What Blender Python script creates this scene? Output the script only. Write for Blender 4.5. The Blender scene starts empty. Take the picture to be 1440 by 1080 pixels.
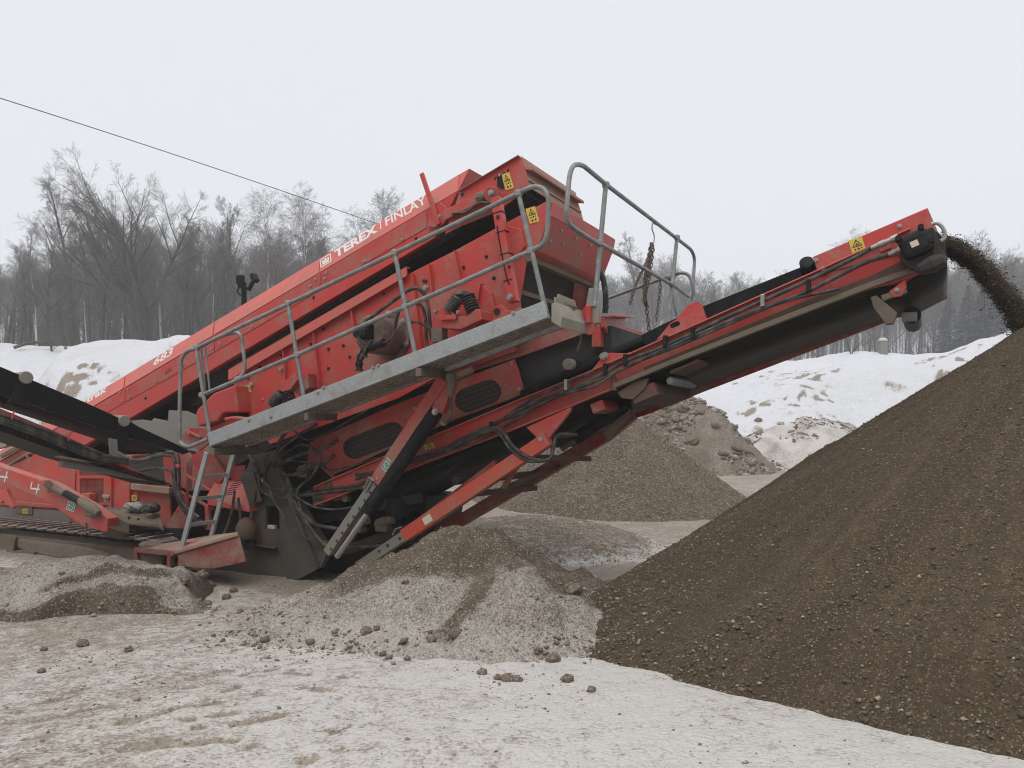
import bpy, bmesh, math, random
import numpy as np
from mathutils import Vector, Matrix
random.seed(7)
rng = np.random.default_rng(11)
scene = bpy.context.scene
COL = scene.collection
# ------------------------------------------------------------ camera
EYE = Vector((0.0, 0.0, 1.8)); F = 1100.0; HZ = 600.0
cam_d = bpy.data.cameras.new("camera"); cam = bpy.data.objects.new("camera", cam_d); COL.objects.link(cam)
cam.location = EYE; cam.rotation_euler = (math.radians(90), 0, 0)
cam_d.sensor_width = 36.0; cam_d.lens = F / 1440 * 36; cam_d.shift_y = (HZ - 540) / 1440
cam_d.clip_start = 0.05; cam_d.clip_end = 2000
scene.camera = cam
# ------------------------------------------------------------ sky, sun, exposure
SUN_EL, SUN_AZ = math.radians(56), math.radians(200)      # veiled sun high behind the viewer
world = bpy.data.worlds.new("World"); scene.world = world; world.use_nodes = True
wn = world.node_tree.nodes; wl = world.node_tree.links; wn.clear()
sky = wn.new('ShaderNodeTexSky'); sky.sky_type = 'NISHITA'; sky.sun_disc = False
sky.sun_elevation = SUN_EL; sky.sun_rotation = SUN_AZ; sky.dust_density = 4; sky.air_density = 1.0
hs = wn.new('ShaderNodeHueSaturation'); hs.inputs['Saturation'].default_value = 0.12
mx = wn.new('ShaderNodeMix'); mx.data_type = 'RGBA'; mx.inputs['Factor'].default_value = 0.82
mx.inputs['B'].default_value = (8.6, 8.85, 9.35, 1)        # even cloud sheet
bg = wn.new('ShaderNodeBackground'); bg.inputs['Strength'].default_value = 0.10
wo = wn.new('ShaderNodeOutputWorld')
wl.new(sky.outputs[0], hs.inputs['Color']); wl.new(hs.outputs[0], mx.inputs['A'])
wtc = wn.new('ShaderNodeTexCoord'); wsp = wn.new('ShaderNodeSeparateXYZ'); wl.new(wtc.outputs['Generated'], wsp.inputs[0])
def wmap(s_, a, b, lo, hi):
    n = wn.new('ShaderNodeMapRange'); n.interpolation_type = 'SMOOTHSTEP'
    for k, v in zip(('From Min', 'From Max', 'To Min', 'To Max'), (a, b, lo, hi)): n.inputs[k].default_value = v
    wl.new(s_, n.inputs['Value']); return n.outputs['Result']
def wmul(a, b):
    n = wn.new('ShaderNodeMath'); n.operation = 'MULTIPLY'; wl.new(a, n.inputs[0]); wl.new(b, n.inputs[1]); return n.outputs[0]
# overcast, shaped for the light: dimmed low behind the viewer, raised high up
low = wmap(wsp.outputs[2], .25, .60, 1, 0); back = wmap(wsp.outputs[1], -.35, .35, .72, 0)
dull = wn.new('ShaderNodeMath'); dull.operation = 'SUBTRACT'; dull.inputs[0].default_value = 1; wl.new(wmul(low, back), dull.inputs[1])
fac = wmul(dull.outputs[0], wmap(wsp.outputs[2], .48, .95, 1, 1.45))
vm = wn.new('ShaderNodeVectorMath'); vm.operation = 'SCALE'; wl.new(mx.outputs['Result'], vm.inputs[0]); wl.new(fac, vm.inputs['Scale'])
wl.new(vm.outputs[0], bg.inputs['Color']); wl.new(bg.outputs[0], wo.inputs['Surface'])
sun_d = bpy.data.lights.new("sun", 'SUN'); sun = bpy.data.objects.new("sun", sun_d); COL.objects.link(sun)
sun_d.energy = 1.1; sun_d.angle = math.radians(45); sun_d.color = (1.0, 0.97, 0.93)
sun_dir = Vector((math.sin(SUN_AZ) * math.cos(SUN_EL), math.cos(SUN_AZ) * math.cos(SUN_EL), math.sin(SUN_EL)))
sun.rotation_euler = sun_dir.to_track_quat('Z', 'Y').to_euler(); sun.location = (0, 0, 30)
vs = scene.view_settings; vs.view_transform = 'Standard'; vs.look = 'None'; vs.exposure = 0.12; vs.gamma = 1.0
try:
    scene.cycles.use_denoising = True; scene.cycles.filter_width = 1.1
    scene.cycles.max_bounces = 5; scene.cycles.diffuse_bounces = 3; scene.cycles.glossy_bounces = 2
    scene.cycles.transmission_bounces = 2; scene.cycles.volume_bounces = 2; scene.cycles.transparent_max_bounces = 4
except Exception:
    pass
# ------------------------------------------------------------ measuring: sight lines of the photograph to real planes
ANG = math.radians(28.0)
L = Vector((math.cos(ANG), -math.sin(ANG), 0)); T = Vector((math.sin(ANG), math.cos(ANG), 0)); Z = Vector((0, 0, 1))
ORG = Vector((0.27, 7.3, 0))
def ray(px, py): return Vector(((px - 720) / F, 1.0, (HZ - py) / F))
def onP(px, py, p0, n):
    r = ray(px, py); return EYE + r * ((p0 - EYE).dot(n) / r.dot(n))
def onL(px, py, lat): return onP(px, py, ORG + T * lat, T)
def onS(px, py, s): return onP(px, py, ORG + L * s, L)
def onD(px, py, d): return EYE + ray(px, py) * d
def latof(p): return (p - ORG).dot(T)
def sof(p): return (p - ORG).dot(L)
# ------------------------------------------------------------ mesh helpers
class MB:
    def __init__(s): s.v = []; s.f = []
    def add(s, vs_, fs_):
        o = len(s.v); s.v += [Vector(p) for p in vs_]; s.f += [[i + o for i in f] for f in fs_]; return s
    def prism(s, pts, vec):
        n = len(pts); vec = Vector(vec); pts = [Vector(p) for p in pts]
        s.add(pts + [p + vec for p in pts], [list(range(n)), list(range(2 * n - 1, n - 1, -1))] +
              [[i, i + n, (i + 1) % n + n, (i + 1) % n] for i in range(n)]); return s
    def beam(s, a, b, w, h, up=None):
        a = Vector(a); b = Vector(b); d = (b - a).normalized()
        t = Vector(up) if up is not None else T
        t = (t - d * t.dot(d))
        if t.length < 1e-4: t = L - d * L.dot(d)
        t.normalize(); n = d.cross(t)
        c = [(-1, -1), (1, -1), (1, 1), (-1, 1)]
        s.add([p + n * (w / 2 * x) + t * (h / 2 * y) for p in (a, b) for x, y in c],
              [[3, 2, 1, 0], [4, 5, 6, 7]] + [[i, (i + 1) % 4, (i + 1) % 4 + 4, i + 4] for i in range(4)]); return s
    def tube(s, path, r, n=8, cap=True):
        P = [Vector(p) for p in path]; m = len(P); rr = r if isinstance(r, (list, tuple)) else [r] * m
        d0 = (P[1] - P[0]).normalized(); u = d0.orthogonal().normalized(); vs_ = []; fs_ = []
        for i in range(m):
            d = (P[min(i + 1, m - 1)] - P[max(i - 1, 0)])
            if d.length < 1e-9: d = d0
            d.normalize(); u = u - d * u.dot(d)
            if u.length < 1e-6: u = d.orthogonal()
            u.normalize(); w = d.cross(u)
            vs_ += [P[i] + (u * math.cos(k * 2 * math.pi / n) + w * math.sin(k * 2 * math.pi / n)) * rr[i] for k in range(n)]
        for i in range(m - 1):
            fs_ += [[i * n + k, i * n + (k + 1) % n, (i + 1) * n + (k + 1) % n, (i + 1) * n + k] for k in range(n)]
        if cap: fs_ += [list(range(n - 1, -1, -1)), [(m - 1) * n + k for k in range(n)]]
        s.add(vs_, fs_); return s
    def cyl(s, a, b, r, n=16, r2=None): return s.tube([a, b], [r, r if r2 is None else r2], n)
    def lathe(s, a, axis, prof, n=16):
        a = Vector(a); ax = Vector(axis).normalized(); u = ax.orthogonal().normalized(); w = ax.cross(u); m = len(prof)
        vs_ = [a + ax * h + (u * math.cos(k * 2 * math.pi / n) + w * math.sin(k * 2 * math.pi / n)) * max(r, 1e-4) for h, r in prof for k in range(n)]
        fs_ = [[i * n + k, i * n + (k + 1) % n, (i + 1) * n + (k + 1) % n, (i + 1) * n + k] for i in range(m - 1) for k in range(n)]
        fs_ += [list(range(n - 1, -1, -1)), [(m - 1) * n + k for k in range(n)]]
        s.add(vs_, fs_); return s
    def box(s, c, sx, sy, sz, ex=None, ey=None, ez=None):
        c = Vector(c); ex = ex or L; ey = ey or T; ez = ez or Z
        return s.prism([c - ex * sx / 2 - ey * sy / 2 - ez * sz / 2, c + ex * sx / 2 - ey * sy / 2 - ez * sz / 2,
                        c + ex * sx / 2 - ey * sy / 2 + ez * sz / 2, c - ex * sx / 2 - ey * sy / 2 + ez * sz / 2], ey * sy)
WPOS = {}
def setp(o, label=None, cat=None, group=None, kind=None):
    for k, v in (('label', label), ('category', cat), ('group', group), ('kind', kind)):
        if v: o[k] = v
    return o
def mk(name, mb, mat, parent=None, bevel=0.0, smooth=False, origin=None):
    c = origin if origin is not None else sum(mb.v, Vector()) / max(len(mb.v), 1)
    me = bpy.data.meshes.new(name); me.from_pydata([tuple(p - c) for p in mb.v], [], mb.f); me.update()
    bm = bmesh.new(); bm.from_mesh(me); bmesh.ops.recalc_face_normals(bm, faces=bm.faces[:]); bm.to_mesh(me); bm.free()
    if smooth:
        me.polygons.foreach_set('use_smooth', [True] * len(me.polygons))
        try: me.set_sharp_from_angle(angle=math.radians(40))
        except Exception: pass
    me.materials.append(mat)
    o = bpy.data.objects.new(name, me); COL.objects.link(o)
    put(o, c, parent)
    if bevel:
        b = o.modifiers.new('bevel', 'BEVEL'); b.width = bevel; b.segments = 2; b.limit_method = 'ANGLE'; b.angle_limit = math.radians(35)
    return o
def put(o, c, parent):
    WPOS[o.name] = Vector(c)
    if parent is not None:
        o.parent = parent; o.location = Vector(c) - WPOS[parent.name]
    else: o.location = c
def empty(name, loc, label, cat, group=None):
    o = bpy.data.objects.new(name, None); COL.objects.link(o); o.location = loc; WPOS[o.name] = Vector(loc)
    o.empty_display_size = .2
    return setp(o, label, cat, group)
def crom(P, k=6):
    P = [Vector(p) for p in P]; Q = [P[0] * 2 - P[1]] + P + [P[-1] * 2 - P[-2]]; out = []
    for i in range(1, len(Q) - 2):
        a, b, c, d = Q[i - 1:i + 3]
        for j in range(k):
            t = j / k
            out.append(0.5 * ((2 * b) + (c - a) * t + (2 * a - 5 * b + 4 * c - d) * t * t + (3 * b - a - 3 * c + d) * t ** 3))
    out.append(P[-1]); return out
def fillet(P, rad, k=5):
    P = [Vector(p) for p in P]; out = [P[0]]
    for i in range(1, len(P) - 1):
        a = (P[i - 1] - P[i]); b = (P[i + 1] - P[i]); r = min(rad, a.length * .48, b.length * .48)
        p0 = P[i] + a.normalized() * r; p2 = P[i] + b.normalized() * r
        for j in range(k + 1):
            t = j / k; out.append(p0 * (1 - t) ** 2 + P[i] * 2 * t * (1 - t) + p2 * t * t)
    out.append(P[-1]); return out
# ------------------------------------------------------------ noise on arrays
def vnoise(x, y, seed=0):
    xi = np.floor(x).astype(np.int64); yi = np.floor(y).astype(np.int64); fx = x - xi; fy = y - yi
    fx = fx * fx * (3 - 2 * fx); fy = fy * fy * (3 - 2 * fy)
    def h(a, b):
        n = (a * 374761393 + b * 668265263 + seed * 974634541) & 0xFFFFFFFF
        n = ((n ^ (n >> 13)) * 1274126177) & 0xFFFFFFFF
        return ((n ^ (n >> 16)) & 0xFFFF) / 65535.0
    return (h(xi, yi) * (1 - fx) + h(xi + 1, yi) * fx) * (1 - fy) + (h(xi, yi + 1) * (1 - fx) + h(xi + 1, yi + 1) * fx) * fy
def fbm(x, y, oct=4, seed=0):
    a = 0.5; s = 0; t = 0
    for i in range(oct):
        s = s + a * vnoise(x * 2 ** i + 17.3 * i, y * 2 ** i - 9.1 * i, seed + i); t += a; a *= .5
    return s / t - 0.5
def sst(a, b, x):
    t = np.clip((x - a) / (b - a), 0, 1); return t * t * (3 - 2 * t)
# ------------------------------------------------------------ materials
class NT:
    def __init__(s, name):
        s.m = bpy.data.materials.new(name); s.m.use_nodes = True; s.t = s.m.node_tree; s.n = s.t.nodes; s.l = s.t.links
        s.b = s.n['Principled BSDF']
        s.tc = s.n.new('ShaderNodeTexCoord')
    def put(s, k, v):
        if isinstance(v, bpy.types.NodeSocket): s.l.new(v, k)
        else: k.default_value = v if not (isinstance(v, tuple) and len(v) == 3) else (*v, 1)
    def noise(s, scale, detail=4, rough=.55, vec=None, dist=0):
        n = s.n.new('ShaderNodeTexNoise'); n.inputs['Scale'].default_value = scale; n.inputs['Detail'].default_value = detail
        n.inputs['Roughness'].default_value = rough; n.inputs['Distortion'].default_value = dist
        s.l.new(vec or s.tc.outputs['Object'], n.inputs['Vector']); return n.outputs['Fac']
    def vor(s, scale, out='Color', vec=None, rnd=1):
        n = s.n.new('ShaderNodeTexVoronoi'); n.inputs['Scale'].default_value = scale; n.inputs['Randomness'].default_value = rnd
        s.l.new(vec or s.tc.outputs['Object'], n.inputs['Vector']); return n.outputs[out]
    def mapv(s, sc, rot=(0, 0, 0)):
        n = s.n.new('ShaderNodeMapping'); n.inputs['Scale'].default_value = sc; n.inputs['Rotation'].default_value = rot
        s.l.new(s.tc.outputs['Object'], n.inputs['Vector']); return n.outputs[0]
    def ramp(s, v, a, b, lo=0., hi=1.):
        n = s.n.new('ShaderNodeMapRange'); n.interpolation_type = 'SMOOTHSTEP'
        for k, x in zip(('From Min', 'From Max', 'To Min', 'To Max'), (a, b, lo, hi)): n.inputs[k].default_value = x
        s.l.new(v, n.inputs['Value']); return n.outputs['Result']
    def math(s, op, a, b=0.):
        n = s.n.new('ShaderNodeMath'); n.operation = op; s.put(n.inputs[0], a); s.put(n.inputs[1], b); return n.outputs[0]
    def mix(s, f, a, b):
        n = s.n.new('ShaderNodeMix'); n.data_type = 'RGBA'; s.put(n.inputs['Factor'], f); s.put(n.inputs['A'], a); s.put(n.inputs['B'], b); return n.outputs['Result']
    def sep(s, v, k):
        n = s.n.new('ShaderNodeSeparateXYZ'); s.l.new(v, n.inputs[0]); return n.outputs[k]
    def up(s):
        g = s.n.new('ShaderNodeNewGeometry'); return s.sep(g.outputs['Normal'], 2)
    def attr(s, name):
        a = s.n.new('ShaderNodeAttribute'); a.attribute_name = name; return a
    def bump(s, h, dist=.01, st=1.0):
        n = s.n.new('ShaderNodeBump'); n.inputs['Distance'].default_value = dist; n.inputs['Strength'].default_value = st
        s.l.new(h, n.inputs['Height']); s.l.new(n.outputs[0], s.b.inputs['Normal'])
    def fin(s, col, rough=.6, metal=0., spec=None):
        s.put(s.b.inputs['Base Color'], col); s.put(s.b.inputs['Roughness'], rough); s.put(s.b.inputs['Metallic'], metal)
        if spec is not None: s.b.inputs['Specular IOR Level'].default_value = spec
        return s.m
DUST = (.27, .21, .155)
def painted(name, col, dust=.3, rough=.38, dustcol=DUST, chip=.0):
    t = NT(name)
    n1 = t.noise(2.2, 7, .62); n2 = t.noise(22, 4, .6); n3 = t.noise(130, 2)
    fade = t.mix(t.ramp(t.noise(1.1, 3), .35, .7), col, tuple(min(1, c * .82 + .015) for c in col))
    m = t.ramp(t.math('ADD', n1, t.math('MULTIPLY', t.math('SUBTRACT', n2, .5), .35)), .60 - dust * .5, .80 - dust * .18)
    m = t.math('MULTIPLY', m, min(1, .35 + dust))
    upd = t.ramp(t.up(), .45, .95, 0, .75)
    m = t.math('MAXIMUM', m, t.math('MULTIPLY', upd, t.ramp(t.math('ADD', n1, n2), .75, 1.15)))
    m = t.math('ADD', m, t.math('MULTIPLY', t.ramp(n3, .62, .7), .10))
    st = t.noise(1.0, 5, .6, t.mapv((9, 9, .55))); st2 = t.noise(1.0, 5, .65, t.mapv((16, 16, .8), (0, .3, .2)))
    fade = t.mix(t.math('MULTIPLY', t.ramp(st2, .55, .75), .16 + .25 * dust), fade, (.10, .06, .045))
    m = t.math('MAXIMUM', m, t.math('MULTIPLY', t.ramp(st, .56, .78), .10 + .5 * dust))
    c = t.mix(m, fade, dustcol)
    c = t.mix(t.math('MULTIPLY', t.ramp(t.noise(17, 6, .75), .665, .685), .55), c, (.085, .055, .042))
    if chip:
        c = t.mix(t.math('MULTIPLY', t.ramp(t.noise(9, 6, .7), .66, .68), chip), c, (.12, .09, .075))
    t.bump(t.noise(6, 3), .004, .35)
    return t.fin(c, t.math('ADD', t.math('MULTIPLY', m, .4), rough))
RED = (.545, .052, .041)
M = {}
M['red'] = painted('red_paint', RED, .27)
M['red_dusty'] = painted('dusty_red_paint', (.50, .052, .042), .40, .5)
M['red_dark'] = painted('dark_red_paint', (.36, .030, .026), .38, .5)  # a darker tone of the red
M['red_top'] = painted('pale_red_paint', (.63, .125, .092), .16, .5, chip=.0)  # a lighter tone of the red, for lids and flanges
M['dirtyred'] = painted('mud_caked_red_paint', (.44, .085, .065), .85, .7, (.34, .245, .185))
M['orange'] = painted('orange_red_paint', (.60, .065, .030), .25, .42, chip=.6)
M['galv'] = None
t = NT('galvanised_steel'); sp = t.vor(90, 'Color'); n1 = t.noise(4, 6, .6)
c = t.mix(t.sep(sp, 0), (.30, .32, .32), (.40, .42, .42)); c = t.mix(t.ramp(n1, .52, .72, 0, .7), c, (.25, .225, .18))
c = t.mix(t.ramp(t.noise(14, 5, .7), .66, .7, 0, .8), c, (.09, .075, .055)); M['galv'] = t.fin(c, .5, .2)
t = NT('galvanised_tube'); c = t.mix(t.ramp(t.noise(9, 5), .4, .65), (.19, .20, .20), (.28, .28, .265)); M['tube'] = t.fin(c, .5, .15)
t = NT('tread_plate'); v = t.mapv((1, 1, 1), (0, 0, ANG)); w = t.vor(38, 'Distance', v, .15)
c = t.mix(t.ramp(w, .2, .6), (.27, .155, .105), (.34, .31, .25)); c = t.mix(t.ramp(t.noise(7, 4), .5, .68, 0, .7), c, (.14, .12, .09)); t.bump(w, .02, .8); M['tread'] = t.fin(c, .6, .1)
t = NT('black_rubber'); c = t.mix(t.ramp(t.noise(5, 6, .65), .5, .8, 0, .5), (.011, .011, .012), (.07, .06, .05)); M['rubber'] = t.fin(c, .62, 0, .2)
t = NT('belt_rubber'); v = t.mapv((1.0, 30, 1.0), (0, 0, ANG)); c = t.mix(t.ramp(t.noise(1.5, 4, .6, v), .45, .8, 0, .6), (.013, .013, .013), (.075, .065, .055)); M['belt'] = t.fin(c, .6, 0, .25)
t = NT('clean_belt_rubber'); c = t.mix(t.ramp(t.noise(3, 5, .6), .5, .8, 0, .35), (.010, .011, .013), (.06, .05, .045)); M['skirt'] = t.fin(c, .7, 0, .15)
t = NT('hose_rubber'); c = t.mix(t.ramp(t.noise(8, 5, .65), .42, .7, 0, .75), (.022, .022, .022), (.15, .125, .10)); M['hose'] = t.fin(c, .55)
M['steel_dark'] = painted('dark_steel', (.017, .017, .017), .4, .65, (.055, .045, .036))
M['frame_grey'] = painted('grey_primer_steel', (.045, .049, .052), .6, .55, (.115, .085, .06))
M['steel_mud'] = painted('muddy_steel', (.075, .062, .049), .9, .8, (.165, .128, .095))
M['grey'] = painted('grey_paint', (.20, .205, .19), .3, .5)
M['beige'] = painted('beige_paint', (.31, .30, .245), .3, .6)
M['tank'] = painted('grey_tank_paint', (.13, .135, .13), .5, .5)
M['dirty_flange'] = painted('dirt_coated_steel', (.13, .092, .066), .9, .85, (.185, .145, .108))
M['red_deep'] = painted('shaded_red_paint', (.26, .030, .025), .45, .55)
M['inside'] = painted('dark_inner_steel', (.018, .015, .013), .3, .8, (.05, .038, .03))  # near-black: shade of inner recesses put into the colour
M['grime'] = painted('grimy_red_steel', (.20, .04, .032), .9, .75, (.115, .085, .062))
t = NT('zinc'); M['zinc'] = t.fin(t.mix(t.noise(30, 3), (.32, .31, .28), (.5, .48, .44)), .35, .7)
t = NT('chrome_rod'); M['chrome'] = t.fin((.45, .45, .44), .25, .8)
t = NT('spring_steel'); M['spring'] = t.fin(t.mix(t.ramp(t.noise(12, 4), .45, .7), (.05, .05, .05), (.16, .14, .12)), .5, .3)
t = NT('brown_drum'); c = t.mix(t.ramp(t.noise(3.5, 6, .6), .40, .62), (.20, .13, .095), (.09, .06, .05)); M['drum'] = t.fin(c, .6)
t = NT('white_letter'); M['white'] = t.fin(t.mix(t.ramp(t.noise(25, 5, .7), .62, .72, 0, .5), (.72, .70, .69), (.5, .3, .27)), .5)
t = NT('black_mark'); M['ink'] = t.fin((.02, .018, .016), .6)
t = NT('yellow_label'); M['yellow'] = t.fin(t.mix(t.ramp(t.noise(20, 4), .5, .75, 0, .5), (.68, .48, .07), (.5, .36, .15)), .5)
t = NT('green_label'); M['green'] = t.fin(t.mix(t.noise(20, 3), (.02, .22, .14), (.05, .28, .19)), .5)
t = NT('cream_reflector'); M['cream'] = t.fin((.62, .55, .40), .4)
t = NT('plastic_bag'); t.bump(t.noise(30, 3), .02); M['bag'] = t.fin((.30, .31, .29), .3)
t = NT('mesh_wire'); M['wire'] = t.fin((.13, .10, .09), .6, .1)
t = NT('mud'); t.bump(t.noise(22, 6, .65), .05); M['mud'] = t.fin(t.mix(t.noise(9, 6), (.17, .13, .098), (.29, .235, .18)), .95)
# loose ground
SNOW = (.70, .70, .72)
def ground_mat(name, grit_a, grit_b, sp=1.0, blot=.5, mid=1.1, fine=1.2, lo=.30, hi=.78, fr=((.61, .585, .553), (.535, .497, .452)), pale=(.42, .37, .30), snow=SNOW, damp=1.0):
    t = NT(name); P = t.n.new('ShaderNodeNewGeometry').outputs['Position']
    cov = t.attr('cov').outputs['Fac']; pat = t.attr('pat').outputs['Fac']
    n1 = t.noise(2.1, 5, .6, P); n2 = t.noise(17 * sp, 5, .7, P); n3 = t.noise(75 * sp, 3, .7, P)
    vc = t.vor(105 * sp, 'Color', P); r = t.sep(vc, 0); g = t.sep(vc, 1)
    base = t.mix(t.ramp(t.math('ADD', n2, t.math('MULTIPLY', pat, .5)), .35, .95), grit_a, grit_b)
    base = t.mix(t.ramp(r, .86, .92, 0, .6), base, pale)
    base = t.mix(t.ramp(g, .80, .9, 0, .6), base, tuple(.45 * x for x in grit_a))
    m = t.math('ADD', cov, t.math('MULTIPLY', t.math('SUBTRACT', n1, .5), blot))
    m = t.math('ADD', m, t.math('MULTIPLY', t.math('SUBTRACT', n2, .5), mid))
    m = t.math('ADD', m, t.math('MULTIPLY', t.math('SUBTRACT', n3, .5), fine))
    m = t.ramp(m, lo, hi)
    sn = t.mix(t.attr('clean').outputs['Fac'], t.mix(n2, fr[0], fr[1]), t.mix(n1, snow, tuple(x * .93 for x in snow)))
    c = t.mix(m, base, sn)
    t.bump(t.math('ADD', t.math('ADD', t.math('MULTIPLY', n2, .9), t.math('MULTIPLY', n3, .5)), t.math('ADD', t.math('MULTIPLY', t.vor(62 * sp, 'Distance', P), -.35), t.math('MULTIPLY', t.math('MULTIPLY', t.noise(1.1, 7, .6, P), t.attr('clean').outputs['Fac']), 14.))), .028 / sp, .75)
    return t.fin(c, t.math('ADD', t.math('MULTIPLY', m, -.1), .93), 0, .25)
M['ground'] = ground_mat('snowy_gravel', (.26, .215, .170), (.40, .338, .275), .6)
M['heap'] = ground_mat('frosted_soil', (.102, .079, .057), (.20, .158, .118), .85, .25, .8, 2.0, .10, 1.0, ((.50, .465, .42), (.40, .36, .31)))
M['spill'] = ground_mat('pale_pebble_bed', (.18, .148, .11), (.30, .25, .19), .5, pale=(.44, .38, .29))
M['clod'] = ground_mat('frozen_soil', (.165, .125, .095), (.28, .22, .17), .8, .3, 1.0, 1.6, .2, .9)
M['pile'] = ground_mat('damp_screened_gravel', (.070, .049, .030), (.112, .081, .051), 1.1, pale=(.22, .17, .11))
M['pebble'] = ground_mat('washed_gravel', (.115, .092, .066), (.21, .17, .122), .5, pale=(.36, .305, .225))
t = NT('packed_snow'); t.bump(t.noise(40, 4), .01); M['snowpatch'] = t.fin(t.mix(t.ramp(t.noise(25, 4), .5, .65), (.62, .6, .57), (.3, .25, .2)), .9)
# ------------------------------------------------------------ terrain
def G0(x, y):
    x = np.asarray(x, float); y = np.asarray(y, float)
    z = .36 * (1 - sst(3, 8, np.hypot(x, y)))
    z = z - .12 * sst(7, 9, y) * (1 - sst(14, 20, y))
    u = x / np.maximum(y, 1) * F + 720
    # quarry bank: a long snowy rise with a plateau carrying the wood
    wob = 4 * fbm(x / 22, y / 22, 3, 5)
    right = sst(500, 900, u)
    z = z + (7.2 - .2 * right) * sst(33.5 + wob, 56 + 6 * right + wob, y) ** (1.0 - .25 * right) + .035 * np.clip(y - 55, 0, 400)
    far = sst(36, 44, y)
    z = z + far * (1.8 * fbm(x / 7, y / 7, 4, 21) + .5 * fbm(x / 2.2, y / 2.2, 3, 8)) * (1 - .75 * sst(62, 75, y))
    # left: snow bank with a broken brown brow
    bx, by = -21.5, 44.0
    b = np.exp(-(((x - bx) / 5.2) ** 2 + ((y - by) / 5.5) ** 2)); z = z + 2.6 * sst(.25, .62, b)
    b = np.exp(-(((x + 33) / 6) ** 2 + ((y - 46) / 6) ** 2)); z = z + 1.3 * b
    # right: drifted humps
    for (hx, hy, h, rx, ry) in ((28, 48, 1.9, 6.5, 4), (19, 46, 1.0, 4.5, 4), (37, 52, 2.4, 7, 5), (14, 42, 1.1, 4, 5), (46, 58, 1.4, 8, 5)):
        z = z + h * np.exp(-(((x - hx) / rx) ** 2 + ((y - hy) / ry) ** 2))
    return z
def px_to_ground(px, py):
    z = .1
    for _ in range(8):
        p = onP(px, py, Vector((0, 0, z)), Z); z = float(G0(p.x, p.y))
    return np.array((p.x, p.y))
TREADS = []      # wheel marks and scuffs on the yard, measured on the photograph and laid on the ground
for pl in ([(60, 1010), (190, 985), (320, 955), (400, 935)], [(40, 1040), (170, 1015), (300, 990)], [(130, 1030), (240, 1000), (330, 968)],
           [(210, 1030), (330, 1020), (420, 1000)], [(310, 945), (390, 942), (480, 955)], [(270, 1012), (330, 1005)], [(100, 1075), (220, 1052), (330, 1040)],
           [(300, 985), (370, 975)], [(420, 970), (485, 985)], [(60, 985), (120, 965), (200, 950)], [(250, 960), (310, 945)], [(305, 918), (390, 905), (480, 882)],
           [(150, 1060), (260, 1035)], [(350, 1050), (470, 1030), (540, 1015)], [(20, 1000), (110, 975)], [(430, 1070), (520, 1050)], [(235, 1050), (300, 1042)]):
    TREADS.append(np.array([px_to_ground(*p) for p in pl]))
def seg_dist(x, y, pl):
    d = np.full(np.shape(x), 1e9)
    for a, b in zip(pl[:-1], pl[1:]):
        ab = b - a; t_ = np.clip(((x - a[0]) * ab[0] + (y - a[1]) * ab[1]) / (ab @ ab), 0, 1)
        d = np.minimum(d, np.hypot(x - a[0] - t_ * ab[0], y - a[1] - t_ * ab[1]))
    return d
def G(x, y, fine=True):
    z = G0(x, y)
    if fine:
        near = 1 - sst(14, 26, np.hypot(x, y))
        z = z + near * (.05 * fbm(x / .9, y / .9, 4, 31) + .022 * fbm(x / .16, y / .16, 3, 33))
    return z
def grid_obj(name, X, Y, Zv, faces, attrs, mat):
    me = bpy.data.meshes.new(name); n = X.size
    me.vertices.add(n); me.vertices.foreach_set('co', np.stack([X.ravel(), Y.ravel(), Zv.ravel()], 1).astype(np.float32).ravel())
    m = len(faces); me.loops.add(m * 4); me.loops.foreach_set('vertex_index', faces.astype(np.int32).ravel())
    me.polygons.add(m); me.polygons.foreach_set('loop_start', np.arange(0, m * 4, 4, dtype=np.int32))
    me.polygons.foreach_set('loop_total', np.full(m, 4, dtype=np.int32)); me.polygons.foreach_set('use_smooth', np.ones(m, dtype=bool))
    me.update(calc_edges=True)
    for k, v in attrs.items():
        a = me.attributes.new(k, 'FLOAT', 'POINT'); a.data.foreach_set('value', v.astype(np.float32).ravel())
    me.materials.append(mat); me.validate()
    o = bpy.data.objects.new(name, me); COL.objects.link(o); return o
def quads(nr, nc, wrap=False):
    r, c = np.meshgrid(np.arange(nr - 1), np.arange(nc if wrap else nc - 1), indexing='ij'); c2 = (c + 1) % nc
    return np.stack([r * nc + c, r * nc + c2, (r + 1) * nc + c2, (r + 1) * nc + c], -1).reshape(-1, 4)
rad = np.concatenate([[0.02, .5, 1., 1.5], 2.0 * 1.015 ** np.arange(0, 26), 2.95 * 1.0042 ** np.arange(0, 270), 9.15 * 1.0098 ** np.arange(0, 405)]); rad = np.concatenate([rad, [560, 700, 1000]])
ang = np.concatenate([np.linspace(-46, 46, 620), np.linspace(48, 312, 56)]) * math.pi / 180
R_, A_ = np.meshgrid(rad, ang, indexing='ij'); GX, GY = R_ * np.sin(A_), R_ * np.cos(A_)
yy = np.where(GY > 0, GY, 0); GZ = G(GX, np.maximum(GY, .01)); GZ = np.where(GY < 0, np.where(GY < -2, .36, GZ), GZ)
u = GX / np.maximum(GY, .5) * F + 720
cov = .56 + .30 * fbm(GX / 1.7, GY / 1.7, 4, 41)
cov += .10 * sst(500, 850, u) * (1 - sst(8, 12, GY)) + .13 * (1 - sst(5.5, 7.5, GY))
cov -= .17 * (1 - sst(60, 420, u)) * (1 - sst(7, 9, GY))                       # browner at the left edge
yard = sst(11, 14, GY) * (1 - sst(31, 34.5, GY + 1.5 * fbm(GX / 3, GY / 3, 2, 3)))
cov -= yard * (.20 + .12 * fbm(GX / 6, GY / .5, 3, 55))
cov -= .10 * sst(13, 16, GY) * (1 - sst(18, 24, GY))
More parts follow.
